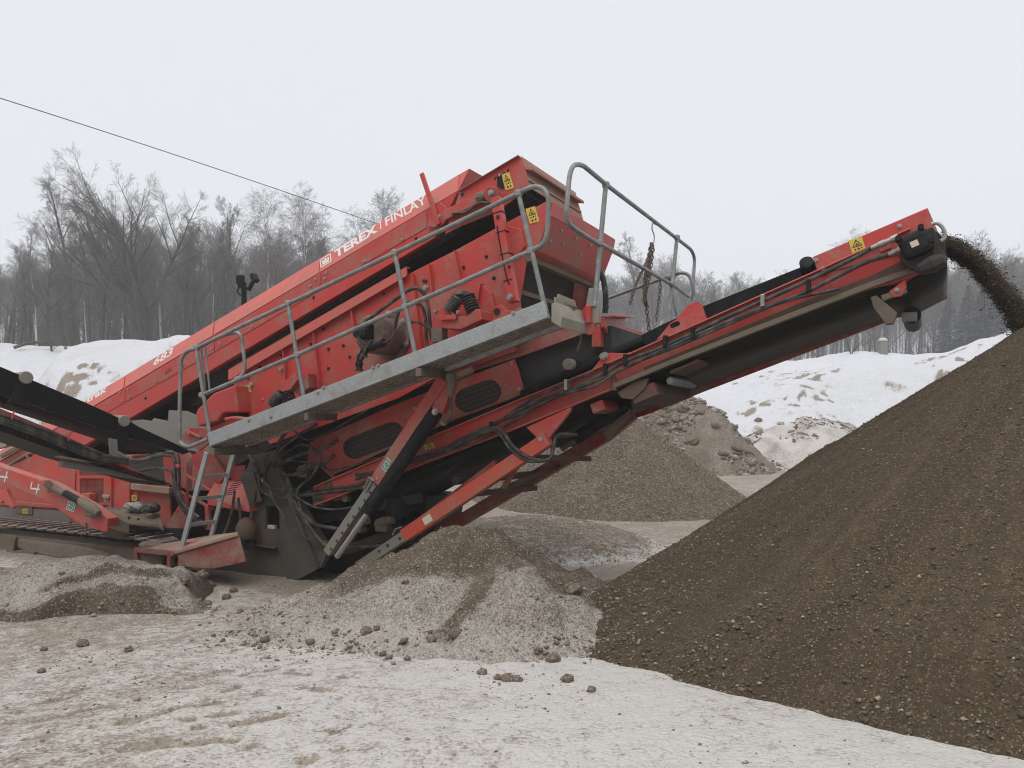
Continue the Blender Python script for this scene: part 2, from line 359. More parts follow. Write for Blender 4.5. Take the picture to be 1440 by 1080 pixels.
snowy = sst(31.5, 36, GY + 2 * fbm(GX / 4, GY / 4, 3, 4)); cov = cov * (1 - snowy) + snowy * 1.15
# bare patches in the far snow
def patch(cx, cy, rx, ry, amt, seed):
    global cov
    w = np.exp(-(((GX - cx) / rx) ** 2 + ((GY - cy) / ry) ** 2)); cov = cov - amt * w * sst(-.10, .22, fbm(GX / 1.1, GY / 1.1, 4, seed)) * 1.9 * sst(-.16, .12, fbm(GX / .33, GY / .33, 3, seed + 100))
for a in ((15.5, 38, 4.0, 3.0, .9, 61), (21, 41, 3.5, 2.2, .6, 62), (17, 46, 2.5, 1.3, .8, 63), (26, 46, 3, 1.2, .9, 64), (28, 44.5, 2.5, .9, .9, 65), (10.5, 37, 2.2, 2, .8, 66),
          (-24.6, 42.3, 2.6, 1.8, 1.5, 67), (-22.8, 40.4, 1.6, 2.6, 1.0, 68), (-19, 42, 3, 1.6, .7, 69), (-29, 37, 6, 3, .8, 70), (-24, 34, 7, 2.5, 1.0, 71), (32, 50, 3, 1, .9, 72), (22, 38.5, 5, 1.6, 1.2, 73), (13, 41, 2, 1.2, 1.0, 74), (24, 49, 4, .8, 1.1, 75), (30, 47.5, 4, .9, 1.2, 76), (34, 46, 3, 1, 1.2, 77), (20, 52, 5, 1, .8, 78)): patch(*a)
rr_band = sst(35, 37, GY) * (1 - sst(52, 58, GY)) * sst(860, 940, u)
cov = cov - rr_band * 1.05 * sst(.06, .22, fbm(GX / 2.2, GY / 1.1, 5, 81)) * sst(-.12, .15, fbm(GX / .35, GY / .35, 3, 82)); cov = np.where((GY > 58), np.minimum(cov, .95), cov)
clean = sst(31, 36, GY)
pat = fbm(GX / .5, GY / .5, 3, 91)
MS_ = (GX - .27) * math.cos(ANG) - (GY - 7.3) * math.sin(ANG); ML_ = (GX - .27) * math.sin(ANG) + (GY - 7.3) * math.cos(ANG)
cov -= .55 * sst(-.1, .5, ML_) * (1 - sst(3.2, 4.2, ML_)) * (1 - sst(-.5, 1.0, MS_)) * sst(-12, -9, MS_)  # ground darkened to bare soil under the machine, to deepen the shade there
nearm = (GY > 2) & (GY < 9) & (np.abs(GX) < 7)
sub = np.where(nearm.ravel())[0]; xs, ys = GX.ravel()[sub], GY.ravel()[sub]; zs = GZ.ravel(); cs = cov.ravel()
for i, pl in enumerate(TREADS):
    wx = .12 * fbm(xs / .25, ys / .25, 3, 200 + i); d = seg_dist(xs + wx * .5, ys + wx, pl)
    k = np.exp(-(d / .034) ** 2) * sst(-.10, .10, fbm(xs / .11, ys / .11, 3, 300 + i)); zs[sub] -= .028 * k; cs[sub] -= .95 * k
GZ = zs.reshape(GZ.shape); cov = cs.reshape(cov.shape)
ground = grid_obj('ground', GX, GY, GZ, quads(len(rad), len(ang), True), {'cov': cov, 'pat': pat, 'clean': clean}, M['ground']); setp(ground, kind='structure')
# ------------------------------------------------------------ heaps
def ridge_h(x, y, pts, slope, p=1.0, d1=None, s2=.3):
    """height of a ridge: pts = (x, y, z); falls off at `slope` to both sides"""
    z = np.full(np.shape(x), -9.0)
    P = np.array(pts, float)
    if len(P) == 1: return P[0, 2] - slope * np.hypot(x - P[0, 0], y - P[0, 1]) ** p
    for a, b in zip(P[:-1], P[1:]):
        ab = b[:2] - a[:2]; t_ = np.clip(((x - a[0]) * ab[0] + (y - a[1]) * ab[1]) / (ab @ ab), 0, 1)
        d = np.hypot(x - a[0] - t_ * ab[0], y - a[1] - t_ * ab[1]); z = np.maximum(z, a[2] + (b[2] - a[2]) * t_ - (slope * d ** p if d1 is None else slope * np.minimum(d, d1) + s2 * np.maximum(d - d1, 0)))
    return z
def smax(a, b, k): return np.maximum(a, b) + k * np.exp(-np.abs(a - b) / k) * .35
def heap(name, label, fn, x0, x1, y0, y1, res, mat, covfn, cat, patfn=None):
    xs_ = np.arange(x0, x1, res); ys_ = np.arange(y0, y1, res); Y_, X_ = np.meshgrid(ys_, xs_, indexing='ij')
    g = G(X_, Y_); z = fn(X_, Y_); h = z - g
    f = quads(len(ys_), len(xs_)); keep = (h.ravel()[f] > -.05).any(1); f = f[keep]
    used = np.unique(f); idx = np.full(X_.size, -1); idx[used] = np.arange(len(used))
    zc = np.maximum(z, g - .05)
    sl = np.hypot(*np.gradient(z, res)); sl = (sl + np.roll(sl, 1, 0) + np.roll(sl, -1, 0) + np.roll(sl, 1, 1) + np.roll(sl, -1, 1)) / 5
    c = covfn(X_, Y_, h, sl) if callable(covfn) else np.full(X_.shape, covfn)
    p_ = patfn(X_, Y_) if patfn else fbm(X_ / .4, Y_ / .4, 3, 77)
    o = grid_obj(name, X_.ravel()[used], Y_.ravel()[used], zc.ravel()[used], idx[f], {'cov': c.ravel()[used], 'pat': p_.ravel()[used]}, mat)
    return setp(o, label, cat)
def rp(px, py, d): p = onD(px, py, d); return (p.x, p.y, p.z)
# the big heap under the conveyor head
AP = (4.5, 6.25, 2.86)
def f_pile(x, y):
    a = np.arctan2(y - AP[1], x - AP[0]); d = np.hypot(x - AP[0], y - AP[1])
    z = AP[2] - (.69 + .035 * np.clip(-np.sin(a), 0, 1)) * d - .10 * np.exp(-(d / .25) ** 2)
    wl_ = np.clip(-np.cos(a), 0, 1) ** 2; z = np.maximum(z, AP[2] - .69 * 3.25 - (.69 - .19 * wl_) * (d - 3.25) - 1.2 * (1 - wl_) * np.maximum(d - 3.25, 0))
    z = z + .05 * fbm(x / .9, y / .9, 3, 13) + .09 * fbm(a * 6, d * .30, 4, 14) * np.clip(d, 0, 1.5) + .03 * fbm(x / .35, y / .35, 3, 15) + .02 * fbm(x / .07, y / .07, 2, 16)
    return z
heap('gravel_pile', 'tall cone of damp dark brown gravel growing under the end of the long conveyor', f_pile, -.6, 9.2, 2.3, 11.4, .03, M['pile'], 0.02 - .25, 'gravel pile',
     lambda x, y: 1.3 * fbm(np.arctan2(y - AP[1], x - AP[0]) * 26, np.hypot(x - AP[0], y - AP[1]) * .7, 4, 19))
# the spoil heap in the middle
RA = [rp(385, 838, 7.6), rp(470, 806, 7.25), rp(560, 772, 7.1), rp(620, 747, 7.05), rp(668, 741, 7.1), rp(705, 746, 7.15), rp(738, 768, 7.3), rp(800, 787, 7.6), rp(860, 815, 7.9), rp(920, 850, 8.1)]
RB = [rp(690, 790, 6.75), rp(722, 792, 6.5), rp(735, 830, 6.1), rp(745, 862, 5.9)]
RC = [rp(715, 800, 6.5), rp(660, 845, 6.1), rp(620, 880, 5.9)]
def f_mid(x, y):
    w = .10 * fbm(x / .5, y / .5, 3, 24); xx = x + w; yy_ = y + w
    z = ridge_h(xx, yy_, RA, .78, 1, .42 + .3 * fbm(x / .6, y / .6, 2, 23), .36); z = smax(z, ridge_h(xx, yy_, [(a, b, c + .06) for a, b, c in RB], .62, 1, .5, .36), .04); z = smax(z, ridge_h(xx, yy_, [(a, b, c + .05) for a, b, c in RC], .95, 1, .26, .36), .03)
    z = z + .25 * fbm(x / .5, y / .5, 5, 25) + .11 * fbm(x / .13, y / .13, 4, 26) - .16 * np.abs(fbm(x / .45 + 5, y / .45, 4, 27))
    return z
def c_mid(x, y, h, sl):
    a_ = [np.array(p[:2]) for p in RA]; dA = seg_dist(x, y, a_) + .28 * fbm(x / .5, y / .5, 4, 71); dC = seg_dist(x, y, [np.array(p[:2]) for p in RB[:2][::-1] + RC[1:]]) + .12 * fbm(x / .3, y / .3, 3, 72)
    uu = x / y * F + 720
    rght = sst(740, 800, x / y * F + 720)
    return .50 + .30 * fbm(x / .9, y / .9, 4, 28) - .62 * (1 - sst(.30, .50, dA)) * sst(430, 520, uu) - .5 * (1 - sst(.06, .15, dC)) - .9 * rght * sst(6.15, 6.6, y) + .18 * (1 - sst(.08, .25, h))
heap('soil_heap', 'low lumpy heap of frosted grey soil in front of the red support legs', f_mid, -4.2, 2.6, 4.6, 9.4, .02, M['heap'], c_mid, 'soil heap')
# the crusted bank at the left
RL = [rp(-90, 800, 8.4), rp(0, 799, 8.4), rp(60, 791, 8.35), rp(130, 788, 8.2), rp(190, 797, 8.0), rp(240, 822, 7.9), rp(262, 838, 7.8)]
def f_bank(x, y):
    xx = x + .12 * fbm(x / .6, y / .6, 3, 34); base = ridge_h(xx, y, RL, .30 + 1.0 * sst(-3.6, -3.1, x), 1.3) + .16 * fbm(x / .6, y / .6, 4, 35) + .09 * fbm(x / .16, y / .16, 4, 36)
    edge = 7.42 + .75 * fbm(x / .8, 3, 5, 37) + .30 * sst(-5, -3.3, x)
    k = sst(edge - .10, edge + .06, y); e2 = edge + .30 + .5 * fbm(x / .5, 9, 5, 38)
    k2 = sst(e2 - .05, e2 + .04, y)
    g = .06
    return g + (base - g) * (k * .72 + .28 * k2) - .25 * (1 - k)
heap('crusted_bank', 'flat crusted bank of frozen soil with a broken edge in front of the crawler track', f_bank, -7.6, -2.2, 6.7, 9.6, .02, M['heap'],
     lambda x, y, h, sl: .52 + .5 * fbm(x / .6, y / .6, 4, 39) - .5 * sst(.8, 1.6, sl), 'soil bank')
# the washed pebble cone behind the machine and its spill
AC = rp(885, 580, 18.6)
def f_cone(x, y):
    z = ridge_h(x, y, [AC, rp(840, 590, 19.0), rp(770, 622, 19.6), rp(690, 658, 20.2)], .745); return z + .06 * fbm(x / .6, y / .6, 3, 44) + .05 * fbm(x / .12, y / .12, 2, 45)
heap('pebble_cone', 'neat cone of sorted pebbles standing behind the raised conveyor', f_cone, AC[0] - 7.3, AC[0] + 4.3, AC[1] - 4.3, AC[1] + 4.3, .05, M['pebble'], -.3, 'gravel pile')
def f_spill(x, y):
    d = np.hypot((x - .25) / 2.1, (y - 12.8) / 2.0); return .32 - .40 * d ** 2 + .05 * fbm(x / .4, y / .4, 3, 46) + .04 * fbm(x / .1, y / .1, 2, 47)
heap('pebble_spill', 'low spread of pale pebbles lying at the foot of the pebble cone', f_spill, -2.6, 3.3, 10.6, 15.6, .04, M['spill'], lambda x, y, h, sl: .30 + .30 * sst(.18, 0, h), 'gravel pile')
def f_rub(x, y):
    z = ridge_h(x, y, [rp(860, 552, 33.5), rp(930, 556, 33), rp(975, 560, 32.5), rp(975, 590, 32), rp(985, 625, 31.5)], .82, 1.1)
    return z + .9 * fbm(x / 1.6, y / 1.6, 4, 48) + .55 * fbm(x / .45, y / .45, 3, 49)
heap('rubble_heap', 'broken heap of frozen earth clods at the foot of the snowy bank', f_rub, 3, 13, 27, 40, .10, M['clod'], lambda x, y, h, sl: .22 + .9 * fbm(x / 1.0, y / 1.0, 4, 50), 'earth heap')
def f_rub2(x, y):
    z = ridge_h(x, y, [rp(1085, 585, 35.5), rp(1130, 572, 36), rp(1190, 580, 36.5), rp(1240, 600, 36)], .42, 1.1)
    return z - .45 + .6 * fbm(x / 1.6, y / 1.6, 4, 51) + .3 * fbm(x / .45, y / .45, 3, 52)
heap('soil_mound', 'grey churned soil mound with snow on it below the drifts', f_rub2, 9, 23, 29, 42, .11, M['clod'], lambda x, y, h, sl: .70 + .9 * fbm(x / .7, y / .7, 5, 53), 'earth heap')
# ------------------------------------------------------------ loose stones
def stones(name, P, N, size, mat, kind='stuff', colors=None, squash=.7):
    """many small eight-sided stones as one mesh"""
    n = len(P); oc = np.array([(1, 0, 0), (-1, 0, 0), (0, 1, 0), (0, -1, 0), (0, 0, 1), (0, 0, -1)], float)
    fc = np.array([(0, 2, 4), (2, 1, 4), (1, 3, 4), (3, 0, 4), (2, 0, 5), (1, 2, 5), (3, 1, 5), (0, 3, 5)])
    A = rng.normal(size=(n, 3, 3)); Q = np.linalg.qr(A)[0]
    S = size[:, None] * rng.uniform(.55, 1.2, (n, 3)); V = (oc[None] * S[:, None, :] * rng.uniform(.8, 1.15, (n, 6, 1))) @ Q
    V[..., 2] *= squash; V = V + P[:, None, :]
    me = bpy.data.meshes.new(name); me.vertices.add(n * 6); me.vertices.foreach_set('co', V.astype(np.float32).ravel())
    FV = (fc[None] + (np.arange(n) * 6)[:, None, None]).reshape(-1, 3); m = len(FV)
    me.loops.add(m * 3); me.loops.foreach_set('vertex_index', FV.astype(np.int32).ravel()); me.polygons.add(m)
    me.polygons.foreach_set('loop_start', np.arange(0, m * 3, 3, dtype=np.int32)); me.polygons.foreach_set('loop_total', np.full(m, 3, dtype=np.int32))
    me.update(calc_edges=True)
    a = me.attributes.new('tone', 'FLOAT', 'POINT'); a.data.foreach_set('value', np.repeat(rng.random(n), 6).astype(np.float32))
    me.materials.append(mat); o = bpy.data.objects.new(name, me); COL.objects.link(o); return setp(o, kind=kind)
def stone_mat(name, cols):
    t = NT(name); f = t.attr('tone').outputs['Fac']; r = t.n.new('ShaderNodeValToRGB'); e = r.color_ramp.elements
    r.color_ramp.interpolation = 'CONSTANT'
    e[0].position = 0; e[0].color = (*cols[0], 1); e[1].position = 1 / len(cols); e[1].color = (*cols[1], 1)
    for i, c in enumerate(cols[2:], 2):
        k = e.new(i / len(cols)); k.color = (*c, 1)
    t.l.new(f, r.inputs[0]); return t.fin(t.mix(t.ramp(t.noise(60, 3), .4, .7, 0, .5), r.outputs[0], (.12, .09, .065)), .85)
M['st_pile'] = stone_mat('gravel_stone', [(.085, .06, .038), (.13, .096, .062), (.07, .05, .032), (.18, .14, .09), (.10, .075, .048), (.28, .225, .15), (.11, .084, .056), (.36, .30, .21)])
M['st_ground'] = stone_mat('yard_stone', [(.20, .155, .12), (.26, .21, .16), (.15, .115, .09), (.34, .29, .23), (.22, .17, .13)])
M['st_spill'] = stone_mat('pale_pebbles', [(.20, .165, .12), (.30, .25, .19), (.15, .12, .09), (.40, .34, .26), (.25, .205, .155)])
M['st_rub'] = stone_mat('frozen_clods', [(.20, .15, .115), (.14, .105, .08), (.26, .20, .155), (.17, .13, .10), (.42, .38, .34)])
n = 64000
th = rng.uniform(math.radians(115), math.radians(330), n); dd = 4.25 * np.sqrt(rng.uniform(.002, 1, n))
clump = fbm(th * 14, dd * .6, 3, 19) + .25 * fbm(np.cos(th) * dd * 2, np.sin(th) * dd * 2, 3, 18) + .22 * (dd / 4.2) ** 3 - .05
keep = rng.random(n) < sst(-.16, .20, clump) * .9 + .10
px_, py_ = AP[0] + dd * np.cos(th), AP[1] + dd * np.sin(th); zz = f_pile(px_, py_); gg = G(px_, py_)
keep &= zz > gg - .01
P = np.stack([px_, py_, zz], 1)[keep]; sz = rng.lognormal(math.log(.0068), .45, len(P)) * (.70 + .95 * (dd[keep] / 4.2) ** 4); sz = np.clip(sz, .003, .024); P[:, 2] += sz * .3
setp(stones('gravel', P, None, sz, M['st_pile']), 'coarse pebbles lying all over the dark gravel pile', 'gravel')
n = 15000
gx, gy = rng.uniform(-6, 6, n), rng.uniform(3.2, 11, n); d_ = fbm(gx / .8, gy / .8, 3, 99); keep = (rng.random(n) < sst(0.0, .25, d_) + .12) & (np.abs(gx) < .72 * gy)
P = np.stack([gx, gy, np.maximum(G(gx, gy), np.maximum(f_mid(gx, gy), f_bank(gx, gy)))], 1)[keep]; sz = np.clip(rng.lognormal(math.log(.0058), .55, len(P)), .003, .03); P[:, 2] += sz * .2
setp(stones('grit', P, None, sz, M['st_ground']), 'scattered crumbs of soil and grit on the frosted yard', 'grit')
# crumbs that rolled to the foot of the heaps
n = 30000; qx, qy = rng.uniform(-6, 2.4, n), rng.uniform(4.8, 8.6, n); g_ = G(qx, qy); hm = np.maximum(f_mid(qx, qy), f_bank(qx, qy)) - g_
k_ = rng.random(n) < (.30 * np.exp(-((hm - .02) / .10) ** 2) * sst(-.2, .2, fbm(qx / .5, qy / .5, 3, 88)) * 2 + .03 * (hm > .1))
P = np.stack([qx, qy, g_ + np.maximum(hm, 0)], 1)[k_]; sz = np.clip(rng.lognormal(math.log(.0105), .6, len(P)), .004, .05); P[:, 2] += sz * .3
setp(stones('crumbs', P, None, sz, M['st_ground']), 'soil crumbs rolled to the feet of the heap and the bank', 'crumbs')
# pebbles on the far cone
n = 42000; px_, py_ = AC[0] + rng.uniform(-6, 3.4, n), AC[1] + rng.uniform(-3.6, 1.0, n)
zz = f_cone(px_, py_); keep = (zz > G(px_, py_))
P = np.stack([px_, py_, zz], 1)[keep]; sz = np.clip(rng.lognormal(math.log(.016), .3, len(P)), .008, .04)
M['st_cone'] = stone_mat('washed_stone', [(.10, .08, .056), (.19, .155, .11), (.075, .06, .042), (.30, .25, .18), (.13, .105, .075), (.40, .345, .26)])
n = 7000; qx, qy = rng.uniform(-2.4, 3.1, n), rng.uniform(10.8, 15.3, n); qz = f_spill(qx, qy); kq = qz > G(qx, qy) - .02
setp(stones('spill_pebbles', np.stack([qx, qy, qz], 1)[kq], None, np.clip(rng.lognormal(math.log(.013), .35, kq.sum()), .006, .035), M['st_spill']), 'pale pebbles strewn over the low spread before the cone', 'pebbles')
setp(stones('pebbles', P, None, sz, M['st_cone']), 'sorted pebbles covering the neat cone behind the machine', 'pebbles')
# single clods one can point at
def clod(name, px, py, s, label, group, seed, mat='clod', zf=None):
    p = px_to_ground(px, py); zg = max(float(G(p[0], p[1])), float(f_mid(p[0], p[1])), float(f_bank(p[0], p[1])))
    for _ in range(6):
        q = onP(px, py, Vector((0, 0, zg)), Z); zg = max(float(G(q.x, q.y)), float(f_mid(q.x, q.y)), float(f_bank(q.x, q.y)))
    if zf is not None: q = Vector(zf); zg = q.z
    bm = bmesh.new(); bmesh.ops.create_icosphere(bm, subdivisions=3, radius=1); r = random.Random(seed)
    off = [r.uniform(0, 50) for _ in range(2)]
    for v in bm.verts:
        c = v.co; k = 1 + .8 * float(fbm(np.array(c.x * 1.3 + off[0] + c.z), np.array(c.y * 1.3 + off[1] - c.z), 4, seed))
        v.co = Vector((c.x * k * r.uniform(.98, 1.02), c.y * k * .9, c.z * k * .72)) * s
    me = bpy.data.meshes.new(name); bm.to_mesh(me); bm.free(); me.materials.append(M[mat])
    me.attributes.new('cov', 'FLOAT', 'POINT').data.foreach_set('value', [.05] * len(me.vertices)); me.attributes.new('pat', 'FLOAT', 'POINT')
    o = bpy.data.objects.new(name, me); COL.objects.link(o); o.location = (q.x, q.y, zg + s * .35); o.rotation_euler = (0, 0, r.uniform(0, 6))
    return setp(o, label, 'clod', group)
CL = [(515, 890, .046, 'round brown soil clod at the left foot of the soil heap'), (530, 888, .030, 'smaller clod touching the right side of the round brown clod'),
      (117, 908, .05, 'dark clod lying alone on the frosted yard below the left bank'), (181, 916, .040, 'round clod in a little trail of crumbs right of the dark lone clod'),
      (258, 818, .085, 'upright grey clod at the right end of the crusted bank'), (271, 811, .085, 'tallest angular clod behind the upright grey one'),
      (285, 830, .07, 'flat broad clod just right of the crusted bank'), (376, 853, .062, 'rounded clod lying alone left of the soil heap'),
      (278, 849, .05, 'low clod in front of the flat broad clod'), (292, 851, .05, 'low rounded clod beside the low front clod'),
      (318, 842, .055, 'brown clod midway between bank and soil heap'), (328, 832, .05, 'pale clod in front of the stabiliser foot'), (338, 862, .04, 'small clod below the rounded lone clod'),
      (641, 895, .06, 'dark clod stuck in the front face of the soil heap'), (778, 913, .05, 'pale rounded clod near the toe of the gravel pile'), (757, 915, .035, 'flat clod left of the pale rounded clod'),
      (714, 958, .045, 'brown clod lying in front of the soil heap'), (727, 958, .035, 'smaller brown clod right beside the front clod'), (798, 958, .040, 'clod lying between soil heap and gravel pile'),
      (810, 875, .07, 'large dark clod at the right foot of the soil heap'), (832, 972, .03, 'small clod on the white snow near the gravel pile'), (62, 915, .03, 'little dark clod at the far left of the yard'),
      (606, 892, .04, 'clod on the left shoulder of the soil heap'), (570, 871, .035, 'small clod high on the left slope of the soil heap'), (313, 902, .025, 'tiny clod on the white frost below the bank'),
      (700, 955, .03, 'crumb of soil left of the brown front clods'), (678, 948, .035, 'broken clod below the soil heap'), (58, 946, .03, 'crumbled clod at the left edge of the yard')]
for i, (a, b, s, lab) in enumerate(CL): clod('soil_clod', a, b, s, lab, 'clods on the yard', 400 + i)
def march(px, py, fn, d0, d1):
    for d in np.arange(d0, d1, .1):
        p = onD(px, py, d)
        if p.z < max(float(G0(p.x, p.y)), float(fn(p.x, p.y))): return p
    return onD(px, py, d1)
for i, (a, b, s, lab) in enumerate(((1015, 640, .24, 'block of frozen earth at the right foot of the rubble heap'), (1067, 592, .22, 'brown boulder alone on the snow slope'), (985, 580, .22, 'big earth block high on the rubble heap'),
        (1005, 600, .24, 'earth block on the right side of the rubble heap'), (1036, 632, .26, 'flat earth block beside the foot of the rubble heap'), (950, 592, .2, 'earth block on the left side of the rubble heap'), (975, 622, .28, 'earth block low in the middle of the rubble heap'), (960, 575, .25, 'small earth block near the top of the rubble heap'))):
    p = march(a, b, f_rub, 24, 60); clod('earth_block', 0, 1000, s, lab, 'blocks of frozen earth', 500 + i, 'clod', (p.x, p.y, p.z - .05))
n = 6000; P = []
rx_, ry_ = rng.uniform(3.5, 12, n), rng.uniform(27.5, 34, n); rz_ = f_rub(rx_, ry_); k_ = (rz_ > G0(rx_, ry_) - .25) & (fbm(rx_ / 1.3, ry_ / 1.3, 3, 7) > -.06)
P = np.stack([rx_, ry_, np.maximum(rz_, G0(rx_, ry_))], 1)[k_]
setp(stones('rubble', P, None, np.clip(rng.lognormal(math.log(.06), .6, len(P)), .025, .26), M['st_rub'], 'stuff'), 'frozen clods strewn over the rubble heap', 'rubble')
n = 5000; rx_, ry_ = rng.uniform(10, 21, n), rng.uniform(30, 37.5, n); rz_ = f_rub2(rx_, ry_); k_ = (rz_ > G0(rx_, ry_)) & (fbm(rx_ / 1.1, ry_ / 1.1, 4, 6) > -.02)
P = np.stack([rx_, ry_, rz_], 1)[k_]; setp(stones('rubble', P, None, np.clip(rng.lognormal(math.log(.055), .55, len(P)), .02, .2), M['st_rub'], 'stuff'), 'frozen lumps scattered on the churned grey mound', 'rubble')
# ------------------------------------------------------------ the screening plant
PLANT = empty('screening_plant', ORG + T * 1.6 - L * 2.2, 'big red tracked screening plant with a galvanised walkway and a long raised conveyor', 'screening machine')
def poly(pts, lat): return [onL(a, b, lat) for a, b in pts]
def plate(name, pts, lat, th, mat, parent, bevel=.006, mb=None):
    m = (mb or MB()).prism(poly(pts, lat), T * th); return mk(name, m, M[mat], parent, bevel)
def bar(name, a, b, w, h, mat, parent, bevel=.006):
    return mk(name, MB().beam(onL(*a), onL(*b), w, h), M[mat], parent, bevel)
def rod(name, pts, r, mat, parent, smooth=0, n=8, rad=0):
    P = [onL(*p) for p in pts]
    if smooth: P = crom(P, smooth)
    if rad: P = fillet(P, rad)
    return mk(name, MB().tube(P, r, n), M[mat], parent, 0, True)
def hole_plate(name, outer, holes, th, vec, mat, parent, bevel=.004):
    """flat plate with real openings; outer / holes are 3D loops in one plane"""
    bm = bmesh.new(); es = []
    c0 = sum(outer, Vector()) / len(outer)
    for lp in [outer] + holes:
        vs_ = [bm.verts.new(p - c0) for p in lp]; es += [bm.edges.new((vs_[i], vs_[(i + 1) % len(vs_)])) for i in range(len(vs_))]
    bmesh.ops.triangle_fill(bm, edges=es, use_beauty=True, use_dissolve=False)
    r = bmesh.ops.extrude_face_region(bm, geom=bm.faces[:]); bmesh.ops.translate(bm, verts=[v for v in r['geom'] if isinstance(v, bmesh.types.BMVert)], vec=vec * th)
    bmesh.ops.recalc_face_normals(bm, faces=bm.faces[:])
    me = bpy.data.meshes.new(name); bm.to_mesh(me); bm.free(); me.materials.append(M[mat])
    o = bpy.data.objects.new(name, me); COL.objects.link(o); put(o, c0, parent); return o
def stadium(px, py, a, b, ang, lat, k=8):
    """oblong opening: half length a, half height b in pixels"""
    ca, sa = math.cos(ang), math.sin(ang); out = []
    for s_ in (1, -1):
        for i in range(k + 1):
            q = -math.pi / 2 + math.pi * i / k; x = s_ * ((a - b) + b * math.cos(q)); y = s_ * b * math.sin(q)
            out.append(onL(px + x * ca - y * sa, py + x * sa + y * ca, lat))
    return out
# bolts: one small mesh, copied
def bolt_mesh(r, h, mat):
    m = MB().lathe((0, 0, 0), (0, 0, 1), [(0, r * 1.35), (h * .3, r * 1.35), (h * .32, r), (h, r * .92), (h * 1.05, 0)], 8)
    me = bpy.data.meshes.new('bolt'); me.from_pydata([tuple(p) for p in m.v], [], m.f); me.update(); me.materials.append(M[mat]); return me
B1, B2, B3 = bolt_mesh(.0155, .018, 'zinc'), bolt_mesh(.015, .02, 'steel_dark'), bolt_mesh(.028, .03, 'zinc')
def bolts(pts, lat, parent, me=None, nrm=None):
    for a, b in pts:
        o = bpy.data.objects.new('bolt', me or B1); COL.objects.link(o); put(o, onL(a, b, lat), parent)
        o.rotation_euler = (nrm or -T).to_track_quat('Z', 'X').to_euler()
def text_on(name, txt, p00, p10, p01, mat, parent, off=.004, bold=0., depth=.003):
    """lettering fitted to the parallelogram p00 (lower left) p10 (lower right) p01 (upper left)"""
    cu = bpy.data.curves.new('lettering', 'FONT'); cu.body = txt; cu.size = 1; cu.offset = bold
    o = bpy.data.objects.new('tmp_text', cu); COL.objects.link(o); dg = bpy.context.evaluated_depsgraph_get(); dg.update()
    me = bpy.data.meshes.new_from_object(o.evaluated_get(dg)); bpy.data.objects.remove(o); bpy.data.curves.remove(cu)
    xs_ = [v.co.x for v in me.vertices]; ys_ = [v.co.y for v in me.vertices]; x0, x1, y0, y1 = min(xs_), max(xs_), min(ys_), max(ys_)
    ux, uy = p10 - p00, p01 - p00; n = ux.cross(uy).normalized()
    if n.dot(EYE - p00) < 0: n = -n
    vs_ = [p00 + ux * ((v.co.x - x0) / (x1 - x0)) + uy * ((v.co.y - y0) / (y1 - y0)) + n * off for v in me.vertices]
    fs_ = [list(p.vertices) for p in me.polygons]; bpy.data.meshes.remove(me)
    k = len(vs_); mb = MB(); mb.add(vs_, fs_)
    return mk(name, mb, M[mat], parent)
def shape_on(mb, pts, P, off):
    """2D outline pts (0..1) laid on the parallelogram P = (p00, p10, p01)"""
    p00, p10, p01 = P; ux, uy = p10 - p00, p01 - p00; n = ux.cross(uy).normalized()
    if n.dot(EYE - p00) < 0: n = -n
    mb.prism([p00 + ux * x + uy * y + n * off for x, y in pts], n * .001); return mb
def warning(px, py, w, h, ang, lat, parent):
    """yellow warning label: triangle pictogram over small pictograms; px,py its centre, ang its tilt"""
    ca, sa = math.cos(ang), math.sin(ang)
    q = lambda x, y: onL(px + x * ca - y * sa, py + x * sa + y * ca, lat)
    P = (q(-w / 2, h / 2), q(w / 2, h / 2), q(-w / 2, -h / 2))
    lab = mk('warning_label', shape_on(MB(), [(0, 0), (1, 0), (1, 1), (0, 1)], P, .003), M['yellow'], parent)
    m = MB(); tri = [(.5, .93), (.88, .50), (.12, .50)]; inn = [(.5, .84), (.78, .545), (.22, .545)]
    for i in range(3):
        j = (i + 1) % 3; shape_on(m, [tri[i], tri[j], inn[j], inn[i]], P, .005)
    shape_on(m, [(.36, .57), (.5, .72), (.56, .70), (.46, .60), (.62, .64), (.68, .58)], P, .005)
    for cx, cy, r in ((.3, .36, .07), (.55, .37, .09), (.78, .38, .06), (.35, .16, .11), (.68, .17, .10)):
        shape_on(m, [(cx - r, cy - r * .5), (cx + r * .3, cy - r * .7), (cx + r, cy), (cx + r * .2, cy + r * .8), (cx - r * .8, cy + r * .4)], P, .005)
    mk('pictogram', m, M['ink'], parent)
    return lab
def green_label(pts, lat, parent):
    P4 = [onL(a, b, lat) for a, b in pts]; P = (P4[3], P4[2], P4[0])
    lab = mk('green_label', shape_on(MB(), [(0, 0), (1, 0), (1, 1), (0, 1)], P, .002), M['green'], parent); m = MB()
    shape_on(m, [(.0, .0), (1, 0), (1, .06), (.0, .06)], P, .004); shape_on(m, [(.0, .94), (1, .94), (1, 1), (0, 1)], P, .004)
    shape_on(m, [(0, 0), (.06, 0), (.06, 1), (0, 1)], P, .004); shape_on(m, [(.94, 0), (1, 0), (1, 1), (.94, 1)], P, .004)
    shape_on(m, [(.12, .5), (.88, .46), (.88, .52), (.12, .56)], P, .004)
    shape_on(m, [(.18, .62), (.42, .86), (.46, .80), (.24, .58)], P, .004); shape_on(m, [(.55, .14), (.80, .38), (.84, .32), (.6, .10)], P, .004)
    shape_on(m, [(.18, .3), (.42, .12), (.45, .18), (.22, .36)], P, .004); shape_on(m, [(.56, .84), (.82, .6), (.85, .66), (.6, .89)], P, .004)
    mk('pictogram', m, M['white'], parent); return lab

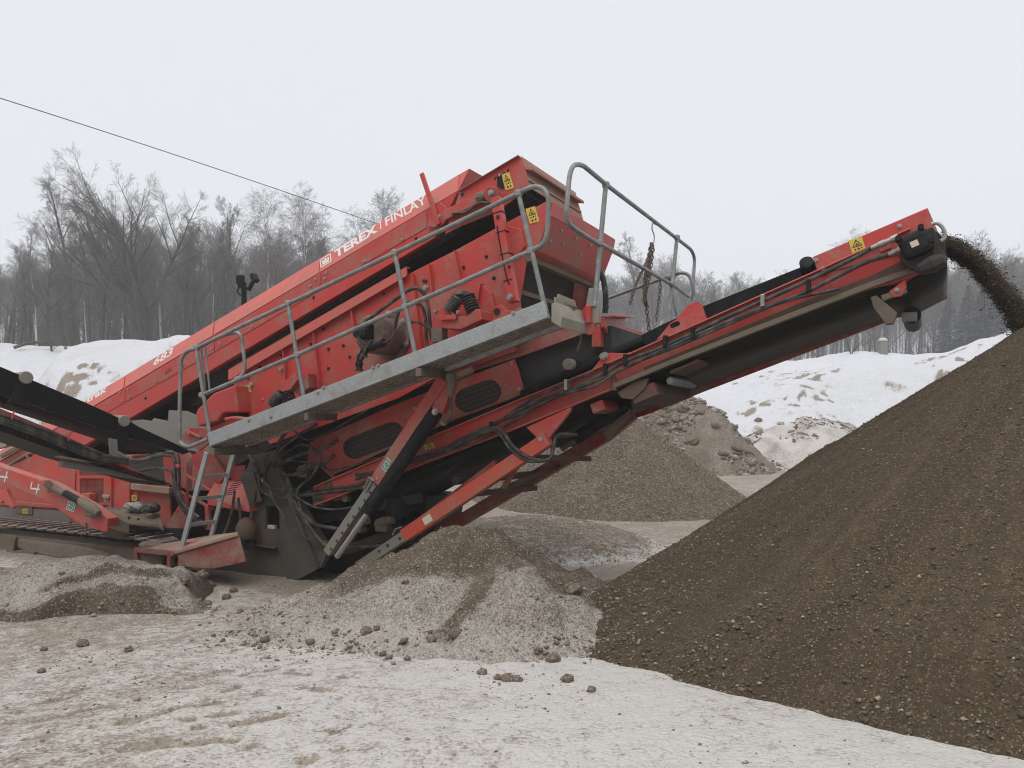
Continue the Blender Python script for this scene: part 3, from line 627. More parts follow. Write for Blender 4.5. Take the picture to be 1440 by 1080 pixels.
# ---------------- feed conveyor with its folded cover, running up over the screen box
LC = 1.05; LT = 1.20
W_ = 1.32
rL, rM, rR = onL(-70, 693, LC), onL(176, 545.5, LC), onL(644, 269, LC)
tL, tM, tR = onL(-70, 676, LT), onL(176, 528.5, LT), onL(660, 236.5, LT)
bL, bM, bR = onL(-70, 738, LC), onL(176, 587, LC), onL(612, 334, LC)
def skin(a, b): return a + T * b
sect = lambda r, t_, b: [b, r, t_, t_ + T * (W_ - 2 * (LT - LC)), r + T * W_, b + T * W_]
def loft(secs, cap=True):
    n = len(secs[0]); v = [p for s_ in secs for p in s_]; f = []
    for i in range(len(secs) - 1): f += [[i * n + k, i * n + (k + 1) % n, (i + 1) * n + (k + 1) % n, (i + 1) * n + k] for k in range(n)]
    if cap: f += [list(range(n - 1, -1, -1)), [(len(secs) - 1) * n + k for k in range(n)]]
    m = MB(); m.add(v, f); return m
cover = mk('feed_conveyor', loft([sect(rL, tL, bL), sect(rR, tR, bR)]), M['red'], PLANT, .008)
nb = (tR - rR).cross(rM - rR).normalized()
if nb.dot(EYE - rR) < 0: nb = -nb
def onB(px, py): return onP(px, py, rR, nb)
# sloping lid panels: lighter red sheets lying on the slope, one per seam
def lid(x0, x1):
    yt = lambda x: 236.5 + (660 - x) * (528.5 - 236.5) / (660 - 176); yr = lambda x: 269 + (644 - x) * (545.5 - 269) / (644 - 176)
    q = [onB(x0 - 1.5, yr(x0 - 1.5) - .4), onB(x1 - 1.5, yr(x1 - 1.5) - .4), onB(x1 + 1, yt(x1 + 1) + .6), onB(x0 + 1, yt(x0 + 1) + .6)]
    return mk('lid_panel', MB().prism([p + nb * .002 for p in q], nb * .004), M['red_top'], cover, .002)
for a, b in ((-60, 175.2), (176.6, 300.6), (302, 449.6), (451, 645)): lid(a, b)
yS = lambda x: 565 + (x - 177) * (509 - 565) / (277 - 177) if x < 277 else 509 + (x - 277) * (313 - 509) / (612 - 277)
yB = lambda x: 587 + (176 - x) * (738 - 587) / 246 if x < 176 else 587 + (x - 176) * (334 - 587) / (612 - 176)
yR = lambda x: 269 + (644 - x) * (545.5 - 269) / (644 - 176)
for a, b in ((-60, 175.4), (176.6, 301), (302.2, 450), (451.2, 600)):      # side sheets above the seam
    plate('side_sheet', [(a, yR(a) + .8), (b, yR(b) + .8), (b, yS(b)), (a, yS(a))], LC - .008, .006, 'red', cover, .002)
bolts([(169, 552), (181, 547), (171, 564), (183, 557.5), (220, 536), (258, 513.5), (298, 490), (310, 483), (355, 459), (437, 402), (457, 392), (444, 393), (459, 384), (513, 367), (566, 337), (512, 367.5)], LC - .008, cover)
bolts([(205, 560), (125, 600), (155, 583)], LC, cover, B2)
for a, b in ((442, 419), (586, 336), (513, 378)): mk('bolt_hole', MB().cyl(onL(a, b, LC + .002), onL(a, b, LC - .003), .026, 12), M['ink'], cover)
# lettering on the slope
text_on('lettering', 'TEREX', onB(472, 364), onB(532, 326), onB(470.5, 353), 'white', cover, .008, .045)
text_on('lettering', 'FINLAY', onB(543.5, 318.5), onB(601, 286), onB(541.5, 307), 'white', cover, .008, .016)
m = MB(); P = (onB(535.5, 323), onB(537, 322), onB(534.4, 312)); shape_on(m, [(0, 0), (1, 0), (1, 1), (0, 1)], P, .008); mk('lettering', m, M['white'], cover)
P = (onB(451.5, 377.5), onB(467, 368), onB(450.2, 366)); m = MB()
for q in ([(0, 0), (1, 0), (1, .10), (0, .10)], [(0, .9), (1, .9), (1, 1), (0, 1)], [(0, 0), (.08, 0), (.08, 1), (0, 1)], [(.92, 0), (1, 0), (1, 1), (.92, 1)],
          [(.2, .2), (.8, .2), (.8, .46), (.2, .46)], [(.2, .46), (.36, .52), (.28, .76), (.16, .66)], [(.42, .5), (.58, .5), (.64, .66), (.5, .82), (.36, .66)], [(.64, .52), (.8, .46), (.84, .66), (.72, .76)]): shape_on(m, q, P, .008)
mk('emblem', m, M['white'], cover)
text_on('lettering', '683', onB(215.5, 516), onB(242, 499.5), onB(219, 504), 'white', cover, .009, .02)
text_on('lettering', 'Supertrak', onB(85, 592), onB(150, 553.5), onB(87.5, 580), 'white', cover, .008, .03)
text_on('lettering', '673', onL(234, 527, LC), onL(242, 522, LC), onL(233, 522, LC), 'ink', cover, .014, .004)
# head of the feed conveyor
head = plate('head_plate', [(646, 270), (729, 219.5), (735, 222), (744, 263), (700, 297), (648, 318), (625, 330)], LC - .012, .03, 'red', cover)
bar('head_flange', (646, 269, LC - .03), (730, 219, LC - .03), .012, .05, 'red_dark', cover)
bolts([(703, 247)], LC - .014, cover); bolts([(650, 273.5)], LC - .014, cover, B2)
for a, b in ((697, 251), (709, 244), (715, 240)): mk('bolt_hole', MB().cyl(onL(a, b, LC - .010), onL(a, b, LC - .016), .018, 10), M['ink'], cover)
warning(714, 255, 12, 23, math.radians(-17), LC - .016, cover)
plate('rubber_flap', [(699, 246), (705, 245), (708, 265), (699, 262)], LC - .03, .01, 'rubber', cover, 0)
q = [onL(733, 219.5, LC), onL(745, 264, LC)]; D_ = T * 1.5
mb = MB(); a, b = q
mb.prism([a, b, b - L * .012, a - L * .012], D_); hg = mk('head_guard', mb, M['dirtyred'], cover, .004)
d_ = (b - a)
mk('guard_lip', MB().prism([a + d_ * .30 + L * .0, a + d_ * .30 + L * .10 - Z * .03, a + d_ * .42 + L * .09 - Z * .02, a + d_ * .42], T * 1.46 + T * .0), M['dirtyred'], cover, .003, origin=a + D_ / 2)
mk('guard_lip', MB().prism([a + d_ * .70, a + d_ * .70 + L * .02, a + d_ * .78 + L * .02, a + d_ * .78], T * 1.46), M['dirtyred'], cover, .003)
# dirty belt edge and dark underside of the feed conveyor
us = mk('belt', loft([[onL(x, yB(x) - 6, LC + .06), onL(x, yB(x) + 14, LC + .10), onL(x, yB(x) + 14, LC + .10) + T * 1.1, onL(x, yB(x) - 6, LC + .06) + T * 1.2] for x in (120, 400, 600, 740)]), M['belt'], cover)
# tilt pole, quadrant and ram of the folding head
bar('tilt_pole', (593, 244, LC - .07), (617, 316, LC - .07), .055, .03, 'red', cover)
plate('quadrant', [(600, 318), (606, 300), (618, 284), (628, 291), (631, 303), (622, 316), (610, 320)], LC - .04, .02, 'red', cover)
bolts([(618, 304)], LC - .09, cover)
bar('ram_link', (628, 304, LC - .10), (690, 273, LC - .10), .11, .10, 'red', cover)
mk('pivot_boss', MB().cyl(onL(691, 273, LC - .18), onL(691, 273, LC - .02), .085, 20), M['red'], cover, .006)
bolts([(690.5, 271.5)], LC - .185, cover, B3)
rod('hydraulic_hose', [(636, 301, LC - .17), (655, 298, LC - .19), (674, 285, LC - .19), (690, 285, LC - .17), (699, 275, LC - .15)], .016, 'hose', cover, 5)
mk('mud_clump', MB().lathe(onL(668, 278, LC - .17), L, [(0, 0), (.03, .05), (.08, .06), (.12, .03), (.14, 0)], 9), M['mud'], cover)
post = bar('lift_post', (698, 278, .58), (723, 425, .58), .10, .09, 'red', cover)
for a, b in ((702, 300), (707, 327), (712, 358), (717, 395)):
    c = onL(a, b, .58); d = (onL(723, 425, .58) - onL(698, 278, .58)).normalized(); mk('cable_tie', MB().box(c, .108, .098, .010, d.cross(T), T, d), M['rubber'], cover)
bolts([(717.5, 418)], .52, cover, B3); bolts([(700, 305), (716, 375)], .53, cover, B2)
rod('signal_cable', [(699, 318, .53), (703, 345, .53), (712, 388, .53), (716, 400, .53)], .007, 'rubber', cover, 4)

# ---------------- screen box
LS = .78
SBW = 1.72
side = plate('screen_box', [(323, 521), (503, 418), (571, 375.5), (573, 386), (640, 352), (697, 321), (760, 287.5), (772.5, 281), (775, 284), (772, 303), (741, 362), (731, 424), (737, 462), (560, 560), (380, 625), (352, 588), (345, 573), (338, 562), (334, 546), (326, 539)], LS, .02, 'red', PLANT)
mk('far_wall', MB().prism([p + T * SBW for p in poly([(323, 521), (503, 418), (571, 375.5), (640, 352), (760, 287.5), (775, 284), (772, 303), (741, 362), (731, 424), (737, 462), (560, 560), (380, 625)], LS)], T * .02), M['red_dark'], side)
m = MB()
a, b = onL(321, 519.5, LS - .075), onL(571.5, 374.5, LS - .075); dn = (onL(571.5, 388, LS - .075) - b)
dn2 = onL(321, 535, LS - .075) - a
m.prism([a, b, b + dn, a + dn2], T * .012)
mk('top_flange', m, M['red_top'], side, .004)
mk('flange_web', MB().prism([a, b, b + T * .075, a + T * .075], -Z * .010), M['red'], side)
for p, q_ in (((398, 478), (404, 545)), ((442, 467), (452, 552)), ((495, 436), (501, 470)), ((581, 385), (594, 492)), ((640, 353), (649, 398)), ((604, 372), (609, 410))):
    bar('rib', (*p, LS - .03), (*q_, LS - .03), .014, .06, 'red', side, .002)
plate('ear_plate', [(699, 318), (712, 316), (733, 322), (738, 345), (728, 362), (700, 352)], LS - .03, .03, 'red', side)
plate('ear_plate', [(648, 424), (676, 398), (668, 440), (655, 442)], LS - .10, .10, 'red', side)
plate('ear_plate', [(676, 398), (690, 412), (700, 446), (668, 440)], LS - .06, .06, 'red', side)
bolts([(349, 532), (366, 516), (396, 500), (455, 463), (443, 482), (462, 491), (540, 413), (599, 395.5), (596, 395), (652, 376), (652, 376), (684, 361), (694, 391), (733, 326), (734, 342), (728, 352), (695, 391), (437, 484), (441, 530), (462, 518), (483, 486), (492, 502), (515, 500), (561, 452), (568, 485), (580, 452), (613, 438)], LS - .002, side, B2)
bolts([(396, 519), (599, 405), (354, 541)], LS - .002, side, B3)
bolts([(355, 541), (370, 562)], LS - .002, side)
warning(348, 547, 10, 10, math.radians(-12), LS - .003, side)
warning(749, 302.5, 14, 22, math.radians(-17), LS - .003, side)
# exciter drum
c0 = onL(552, 475, LS); dr = mk('exciter_drum', MB().lathe(c0, -T, [(0, .26), (.03, .26), (.035, .215), (.40, .215), (.43, .19), (.44, .10)], 28), M['drum'], side, 0, True)
c1 = c0 - T * .44
mo = mk('drum_motor', MB().box(c1 - T * .05 + Z * .02, .15, .12, .17).box(c1 - T * .11 + L * .02, .09, .06, .09).cyl(c1 - T * .02 - L * .10, c1 - T * .10 - L * .10, .05, 10), M['rubber'], side, .02)
bolts([(566, 452), (571, 484), (546, 441)], LS - .03, side, B3)
rod('hydraulic_hose', [(514, 452, .30), (548, 427, .34), (575, 408, .38), (590, 407, .42), (601, 425, .46), (606, 470, .5), (609, 480, .5)], .021, 'hose', side, 6)
rod('hydraulic_hose', [(552, 478, .30), (560, 440, .30), (570, 426, .34), (590, 428, .44), (598, 445, .5), (600, 480, .52), (606, 488, .52)], .019, 'hose', side, 6)
rod('hydraulic_hose', [(503, 472, .24), (515, 484, .24), (545, 480, .24), (560, 461, .26), (580, 452, .32), (597, 458, .42), (608, 470, .48)], .012, 'hose', side, 6)
m = MB(); pts = [onL(a, b, .26) for a, b in ((505, 522), (506, 505), (515, 492), (540, 482))]; m.tube(crom(pts, 5), [.035 + .012 * (i % 3 == 0) for i in range(16)], 10); mk('hose_sleeve', m, M['rubber'], side, 0, True)
rod('hydraulic_hose', [(523, 478, .25), (515, 490, .24), (506, 505, .24)], .02, 'hose', side, 3)
mk('hose_manifold', MB().box(onL(618, 472, .52), .14, .12, .16).cyl(onL(608, 462, .5), onL(610, 480, .5), .022, 8), M['mud'], side, .01)
# rubber spring mounts
def coil(p, q_, r, n_=6):
    d = q_ - p; ln = d.length; prof = [(0, r * .5)]
    for i in range(n_):
        a = ln * i / n_; w_ = ln / n_; prof += [(a + .05 * w_, r * .70), (a + .18 * w_, r * .96), (a + .38 * w_, r), (a + .55 * w_, r * .94), (a + .66 * w_, r * .70), (a + .95 * w_, r * .66)]
    return MB().lathe(p, d, prof + [(ln, r * .5)], 16)
for (x0, y0, x1, y1, lt, r) in ((631, 439, 646, 416, .46, .078), (665, 437, 657, 415, .46, .080), (383, 568, 398, 553, .50, .078), (409, 569, 404, 553, .48, .080)):
    mk('coil_spring', coil(onL(x0, y0, lt), onL(x1, y1, lt), r), M['spring'], side, 0, True)
mk('spring_cap', MB().box(onL(650, 412, .46), .10, .14, .05), M['mud'], side, .01)
plate('spring_seat', [(615, 436), (628, 429), (640, 444), (656, 445), (669, 434), (675, 436), (678, 449), (648, 463), (625, 462)], .42, .24, 'red', side)
mk('spring_seat', MB().beam(onL(616, 447, .40), onL(642, 446, .40), .05, .03), M['red'], side, .004)
bolts([(644, 439), (612, 438)], .40, side, B1)
plate('spring_bracket', [(389, 547), (414, 523), (418, 534), (408, 548), (397, 551)], .42, .16, 'red', side)
plate('spring_bracket', [(409, 549), (433, 525), (434, 545), (420, 555)], .5, .16, 'red_dark', side)
plate('spring_seat', [(371, 566), (381, 563), (386, 577), (376, 584), (371, 578)], .48, .12, 'red', side)
plate('pivot_lug', [(692, 452), (693, 438), (698, 430), (704, 428), (711, 436), (722, 437), (730, 431), (731, 440), (694, 460)], .52, .05, 'red', side)
mk('bolt_hole', MB().cyl(onL(698.5, 430 + 8, .515), onL(698.5, 438, .50), .036, 12), M['ink'], side)
mk('frame_rail', MB().beam(onL(690, 462, .56), onL(738, 436, .56), .03, .14), M['red_dusty'], side, .004)
# left end box of the screen
plate('feed_box', [(275, 582), (278, 575), (300, 553), (330, 541), (335, 580), (319, 580), (312, 582), (306, 592), (278, 600)], LS - .22, 1.3, 'red', side, .02)
plate('feed_box', [(297, 616), (295, 600), (318, 590), (350, 592), (350, 620), (310, 626)], LS - .12, .9, 'red', side, .02)
plate('box_flap', [(255, 612), (268, 601), (290, 602), (296, 622), (280, 634), (256, 618)], LS - .30, .03, 'red_dark', side)
bar('box_rib', (263, 606, LS - .33), (282, 615, LS - .33), .03, .03, 'red_dusty', side)
bolts([(265, 610)], LS - .345, side)
rod('side_lever', [(318, 590, .44), (330, 588, .44), (349, 590, .44)], .028, 'red', side)
# discharge chute
lip = [onL(a, b, LS - .005) for a, b in ((758, 290), (773, 281), (776, 284), (773, 303), (755, 352), (741, 362), (752, 322))]
mk('discharge_chute', MB().prism(lip, T * (SBW + .14)), M['red_dusty'], side, .008)
m = MB(); a0, b0, c0_ = onL(776.5, 284.5, LS), onL(773.5, 303, LS), onL(755, 352, LS)
mk('chute_face', MB().prism([a0, b0, b0 + L * .006, a0 + L * .006], T * (SBW + .12)), M['red'], side)
n_ = (c0_ - b0).cross(T).normalized(); n_ = n_ if n_.dot(L) > 0 else -n_
for fr, tt in ((.22, .35), (.22, .75), (.2, 1.15), (.22, 1.5), (.55, .5), (.6, 1.0), (.55, 1.45), (.62, .2)):
    o = bpy.data.objects.new('bolt', B1); COL.objects.link(o); put(o, b0.lerp(c0_, fr) + T * tt, side); o.rotation_euler = n_.to_track_quat('Z', 'X').to_euler()
mk('chute_ledge', MB().beam(onL(742, 364, LS), onL(742, 364, LS) + T * (SBW + .05), .06, .09, L), M['dirty_flange'], side, .006)
mk('deck_edge', MB().beam(onL(733, 412, LS + .02), onL(733, 412, LS + .02) + T * SBW, .05, .07, L), M['dirty_flange'], side, .006)
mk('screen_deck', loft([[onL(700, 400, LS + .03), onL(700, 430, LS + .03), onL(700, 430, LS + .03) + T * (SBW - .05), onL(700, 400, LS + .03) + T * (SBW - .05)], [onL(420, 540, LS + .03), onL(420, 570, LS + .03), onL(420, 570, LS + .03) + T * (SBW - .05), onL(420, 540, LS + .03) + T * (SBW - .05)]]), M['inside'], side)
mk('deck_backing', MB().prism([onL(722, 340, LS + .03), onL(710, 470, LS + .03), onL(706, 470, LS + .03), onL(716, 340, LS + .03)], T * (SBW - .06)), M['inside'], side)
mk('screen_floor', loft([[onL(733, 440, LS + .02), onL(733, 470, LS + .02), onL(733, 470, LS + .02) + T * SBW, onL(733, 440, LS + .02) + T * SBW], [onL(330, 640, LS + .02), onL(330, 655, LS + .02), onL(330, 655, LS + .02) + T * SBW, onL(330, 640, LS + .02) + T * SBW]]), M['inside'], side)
# ---------------- walkway
wb = MB(); A_, B_ = onL(296, 618.5, .035), onL(769.5, 435.5, .035)
wd = (B_ - A_).normalized(); wup = T.cross(wd); wup = wup if wup.z > 0 else -wup
walk = mk('walkway', MB().beam(A_, B_, .165, .07), M['galv'], PLANT, .006)
dk = MB(); d0, d1 = onL(302, 627, .07), onL(769, 445, .07); dl = (d1 - d0).length; du = (d1 - d0).normalized(); dn_ = T.cross(du); wd_k = .50; st_k = .048
for i in range(int((dl + wd_k) / st_k)):
    for sg_ in (1, -1):
        a0, a1 = i * st_k, i * st_k - wd_k; t0, t1 = 0., wd_k                   # bar from (a0, 0) to (a1, wd)
        if a1 < 0: t1 = a0; a1 = 0
        if a0 > dl: t0 = a0 - dl; a0 = dl
        if t1 - t0 < .02: continue
        y0_, y1_ = (t0, t1) if sg_ > 0 else (wd_k - t0, wd_k - t1)
        dk.beam(d0 + du * a0 + T * y0_ + dn_ * (.004 * sg_), d0 + du * a1 + T * y1_ + dn_ * (.004 * sg_), .018, .016, dn_)
mk('deck', dk, M['tread'], walk)
mk('inner_beam', MB().prism([onL(300, 631, .07) + T * .50, onL(771, 447, .07) + T * .50, onL(771, 439, .07) + T * .5, onL(300, 623, .07) + T * .5], T * .05), M['galv'], walk, .004)
mk('deck_rib', MB().beam(onL(600, 517, .07) + T * .36, onL(772, 450, .07) + T * .36, .05, .05), M['galv'], walk, .004)
for s0, w_, lg in (((588, 519), .07, .62), ((298, 632), .075, .66), ((430, 582), .05, .5)):
    p = onL(*s0, .0); mk('cross_bracket', MB().beam(p - Z * .03, p + T * lg - Z * .03, .085, w_, L), M['steel_mud'], walk, .006)
bolts([(525, 517), (455, 545), (532, 514), (722, 440), (350, 591), (381, 586), (447, 552)], -.002, walk)
# frost and dirt lying along the beam's lower edge
ec = mk('end_case', loft([[onL(776, 425, .02), onL(776, 451, .02), onL(776, 451, .02) + T * .06, onL(776, 425, .02) + T * .06], [onL(776, 425, .02) + T * .62, onL(778, 453, .02) + T * .62, onL(776, 451, .02) + T * .68 , onL(776, 425, .02) + T * .68]]), M['beige'], walk)
bpy.data.objects.remove(ec)
e0 = onL(775, 427, .04)
mk('end_case', MB().prism([e0, e0 + L * .0 - Z * .17, e0 + L * .10 - Z * .23, e0 + L * .11 - Z * .13, e0 + L * .05 + Z * .01], T * .60), M['beige'], walk, .008)
mk('end_case', MB().prism([e0 + T * .06 + Z * .00, e0 + T * .06 + Z * .07 + L * .0, e0 + T * .13 + Z * .07, e0 + T * .13 + Z * .11, e0 + T * .52 + Z * .10, e0 + T * .58 - Z * .02], L * .02), M['beige'], walk, .003)
mk('mud_clump', MB().lathe(e0 + T * .38 + Z * .02 + L * .0, T, [(-.16, 0), (-.10, .05), (0, .08), (.12, .05), (.2, 0)], 9), M['mud'], walk)
e1 = e0 + T * .62
plate('rail_bracket', [(824, 430), (830, 431), (836, 440), (838, 456), (830, 462), (818, 452), (816, 440)], latof(e1), .05, 'red', walk)
mk('rail_bracket', MB().cyl(onL(829, 463, latof(e1) - .02), onL(829, 463, latof(e1) + .12), .06, 14).box(onL(830, 443, latof(e1)), .05, .16, .18), M['red'], walk, .01)
p = onL(845, 444, 1.0)
mk('rail_bracket', MB().prism([p, p + T * .62 + Z * .10, p + T * .66 - Z * .06, p + T * .60 - Z * .22, p + T * .2 - Z * .23, p - Z * .12], L * .04), M['red'], walk, .006)
mk('rail_bracket', MB().prism([p - Z * .02, p + T * .6 + Z * .04, p + T * .6 + Z * .055, p], L * .16), M['red'], walk, .003)
bolts([(854, 432)], latof(onL(854, 432, 1.0)), walk, B2)
green_label([(836, 444.5), (841.5, 446), (841.5, 459), (836, 457)], 1.0, walk)
rod('loose_cable', [(817, 470, .5), (816, 480, .5), (812, 494, .5)], .012, 'hose', walk, 3)
# ---------------- near handrail
rr = .0235
nr = MB(); nr.tube(fillet([onL(a, b, .03) for a, b in ((293, 617), (264, 630), (252, 622), (253, 560), (254.5, 505), (262, 494), (276, 489.5), (330, 463), (405, 427.5), (555, 356), (650, 310), (729, 272), (748, 262), (764, 264), (771, 276), (771, 300), (769.5, 330), (764, 344), (746, 353), (640, 401), (569, 431.5), (418, 499), (284, 555.5))], .07, 4), rr, 10)
hr = mk('handrail', nr, M['tube'], PLANT, 0, True)
for a, b in (((276, 489), (297, 624)), ((405, 427), (430, 574)), ((555, 355.5), (586, 508)), ((729, 272), (768, 440))):
    rod('post', [(*a, .03), (*b, .03)], .024, 'tube', hr, 0, 10)
for a in ((276, 489), (405, 427), (555, 355.5), (729, 272), (284, 555.5), (418, 499), (569, 431.5), (746, 353)):
    c = onL(*a, .03); mk('rail_joint', MB().lathe(c - Z * .035, Z, [(0, .02), (.01, .036), (.035, .041), (.06, .036), (.07, .02)], 12), M['tube'], hr, 0, True)
rod('gate_hoop', [(279, 490, .10), (300, 478, .12), (328, 468, .14), (338, 473, .14), (343, 500, .14), (344, 518, .14), (339, 529, .12), (330, 533, .06)], .022, 'tube', hr, 5, 10)
for dx in (0, 6): rod('gate_post', [(283 + dx, 488, .09), (289 + dx, 552, .09)], .013, 'tube', hr, 0, 8)
# ---------------- end handrail, wrapping the rear of the walkway
s_e = .27
def eR(px, py): return onS(px, py, s_e)
er = MB().tube(fillet([eR(a, b) for a, b in ((840, 342), (822, 331), (800, 316), (796, 300), (801, 245), (806, 232), (818, 231), (853, 260), (950, 334), (972, 351), (977, 362), (974, 410), (970, 418), (948, 402), (843, 342))], .12, 5), rr, 10)
e_rail = mk('handrail', er, M['tube'], PLANT, 0, True)
for a, b in (((852, 259), (836, 432)), ((952, 334), (940, 455))):
    mk('post', MB().tube([eR(*a), eR(*b)], .026, 10), M['tube'], e_rail, 0, True)
mk('post', MB().tube([eR(974, 410), eR(971, 440)], .022, 8), M['tube'], e_rail, 0, True)
for a in ((852, 260), (843, 342), (952, 334), (945, 400)):
    c = eR(*a); mk('rail_joint', MB().lathe(c - Z * .035, Z, [(0, .02), (.01, .036), (.035, .041), (.06, .036), (.07, .02)], 12), M['tube'], e_rail, 0, True)
LF = 3.5
rod('far_rail', [(848, 422, LF), (870, 414, LF), (917, 397, LF), (945, 387, LF), (962, 384, LF), (972, 392, LF), (975, 410, LF), (972, 420, LF)], .024, 'tube', e_rail, 5, 10)
mk('rail_joint', MB().lathe(onL(939, 390, LF) - L * .04, L, [(0, .03), (.02, .05), (.08, .05), (.1, .03)], 10), M['tube'], e_rail, 0, True)
rod('brace', [(945, 410, LF - .2), (952, 445, LF - .2)], .02, 'tube', e_rail)
mk('post_clamp', MB().box(eR(838, 440), .08, .08, .22), M['beige'], e_rail, .01)
rod('hanging_hose', [(843, 380, 2.3), (849, 395, 2.3), (852, 420, 2.3), (851, 440, 2.3)], .035, 'hose', e_rail, 5)
# ---------------- ladder
lad = MB(); lw = .42
l0, l1 = onL(291, 636, .03), onL(254, 777, .03)
lad.beam(l0, l1, .065, .03); lad.beam(l0 + T * lw, l1 + T * lw, .065, .03)
ladder = mk('ladder', lad, M['galv'], PLANT, .003)
for f in (.24, .46, .72, .95):
    p = l0.lerp(l1, f); mk('rung', MB().beam(p, p + T * lw, .045, .03, L), M['galv'], ladder, .003)
# ---------------- long discharge conveyor
LN = .82; CW = 1.14
yT = lambda x: 527 + (x - 820) * (383 - 527) / (1143 - 820)                      # top edge of the side channel
top = [(440, 686), (560, 634), (737, 560), (820, 527), (992, 451), (1143, 384), (1280, 322)]
bot = [(1322, 372), (1272, 394), (1225, 406), (1050, 471), (940, 514), (861, 549), (740, 598), (583, 657), (440, 712)]
dc = mk('discharge_conveyor', MB().prism(poly(top + [(1318, 330)] + bot, LN), T * .02), M['red'], PLANT, .004)
def strip(name, line, lat, th, w_, mat, up=True, par=None):
    """flange running along a pixel line: th thick, w_ wide across"""
    P = [onL(a, b, lat) for a, b in line]; m = MB()
    secs = [[p, p + T * w_, p + T * w_ + Z * th, p + Z * th] for p in P]; return mk(name, loft(secs), M[mat], par or dc, .003)
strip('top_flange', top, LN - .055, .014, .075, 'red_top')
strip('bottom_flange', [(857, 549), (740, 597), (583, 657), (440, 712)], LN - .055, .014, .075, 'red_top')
strip('dirty_flange', [(1300, 378), (1225, 404), (1050, 471), (940, 514), (863, 546)], LN - .065, .05, .08, 'dirty_flange')
bar('dirty_flange', (861, 520, LN - .03), (866, 549, LN - .03), .03, .05, 'dirty_flange', dc)
# mud caked on the outer face of the channel, with the paint showing through in chips
mudp = [(1290, 356), (1225, 388), (1120, 428), (1040, 462), (960, 494), (905, 517), (906, 527), (950, 509), (1050, 469), (1225, 402), (1300, 374)]
plate('mud_crust', mudp, LN - .006, .006, 'grime', dc, 0)
# far side channel
farb = [p + T * CW for p in poly([(440, 684), (737, 560), (992, 449), (1143, 382), (1300, 325), (1326, 352), (1327, 365), (1336, 376), (1336, 392), (1143, 468), (950, 543), (861, 580), (740, 620), (440, 728)], LN)]
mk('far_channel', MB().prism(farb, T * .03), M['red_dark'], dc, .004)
# belt: top run, head wrap, return run sagging below the frame
hc = onL(1304, 356, LN + .07)
up_ = (onL(1143, 384, LN) - onL(992, 451, LN)).normalized(); nrm = T.cross(up_); nrm = nrm if nrm.z > 0 else -nrm
rd = .145
pth = [onL(470, 705, LN + .07) + nrm * .10, onL(992, 470, LN + .07) + nrm * .06]
pth += [hc + nrm * rd * math.cos(a) + up_ * rd * math.sin(a) for a in np.linspace(0, math.pi, 12)]
tail = hc - nrm * rd
pth += [tail - up_ * .25 - nrm * .03, onL(1225, 407, LN + .07), onL(1050, 474, LN + .07), onL(940, 517, LN + .07), onL(861, 552, LN + .07), onL(740, 602, LN + .07), onL(600, 660, LN + .07), onL(470, 716, LN + .07)]
BW = CW - .16
m = MB(); n_ = len(pth); v = []
for i, p in enumerate(pth):
    o_ = 0 if i < 8 else (.03 * (i - 7) if i < 13 else .155); q = p - nrm * o_; v += [p, (p + q) / 2 + T * BW * .5 - nrm * .01, q + T * BW]
m.add(v, [[i * 3 + k, i * 3 + k + 1, (i + 1) * 3 + k + 1, (i + 1) * 3 + k] for i in range(n_ - 1) for k in range(2)])
belt = mk('belt', m, M['belt'], dc, 0, True); so = belt.modifiers.new('thickness', 'SOLIDIFY'); so.thickness = .014
mk('head_drum', MB().cyl(hc - T * .02, hc + T * (BW + .02), rd - .02, 28), M['steel_dark'], dc, 0, True)
for i, (a, b) in enumerate(((760, 612), (640, 664))):
    p = onL(a, b + 12, LN + .08); mk('return_roller', MB().cyl(p, p + T * (BW - .02), .05, 14), M['steel_dark'], dc, 0, True)
p = onL(942, 528, LN + .10) - Z * .05; mk('bare_roller', MB().lathe(p, T, [(0, .03)] + [(.02 + i * .036 + j, .044 - .014 * (j > .02)) for i in range(24) for j in (0, .022, .024)] + [(.92, .03)], 14), M['galv'], dc, 0, True)
# rubber skirts above the side channels
sk = [(700, 570), (820, 513), (932, 456), (988, 431), (1143, 369), (1290, 310), (1290, 330), (1143, 388), (988, 455), (820, 530), (700, 584)]
plate('skirt', sk, LN + .12, .015, 'skirt', dc, 0)
mk('skirt', MB().prism([p + T * (CW - .28) for p in poly(sk, LN + .12)], T * .015), M['skirt'], dc, 0)
# side guard at the head, gusset, motor
sg = plate('side_guard', [(1143, 361), (1304.5, 292), (1323, 335), (1303, 348), (1151, 386)], LN - .012, .012, 'red', dc)
bar('guard_bracket', (1157, 377, LN - .02), (1160, 386, LN - .02), .07, .012, 'red', dc); bar('guard_bracket', (1242, 341, LN - .02), (1246, 352, LN - .02), .10, .012, 'red', dc)
bolts([(1157.5, 377.5), (1244, 342)], LN - .03, dc); bolts([(1148, 366), (1265, 318)], LN - .014, dc)
warning(1206, 347, 20, 24, math.radians(-16), LN - .014, dc)
gp = hole_plate('gusset', [onL(a, b, LN - .02) for a, b in ((923, 478), (943, 454), (951, 449), (967, 430), (981, 423.5), (987, 428), (995, 452))], [stadium(949, 456.5, 7.5, 3.6, math.radians(-22), LN - .02)], .014, T, 'red', dc)
plate('gusset', [(829, 524), (850, 498), (858, 496), (880, 497), (905, 490), (888, 500), (862, 512)], LN - .02, .014, 'red', dc)
bolts([(851, 500), (848, 501)], LN - .03, dc, B3)
mk('idler_cap', MB().lathe(onL(803, 513, LN + .05), -T, [(0, .06), (.08, .06), (.09, .05)], 18), M['beige'], dc, 0, True)
mk('idler', MB().cyl(onL(803, 513, LN + .05), onL(803, 513, LN + .05) + T * .3, .055, 14), M['rubber'], dc, 0, True)
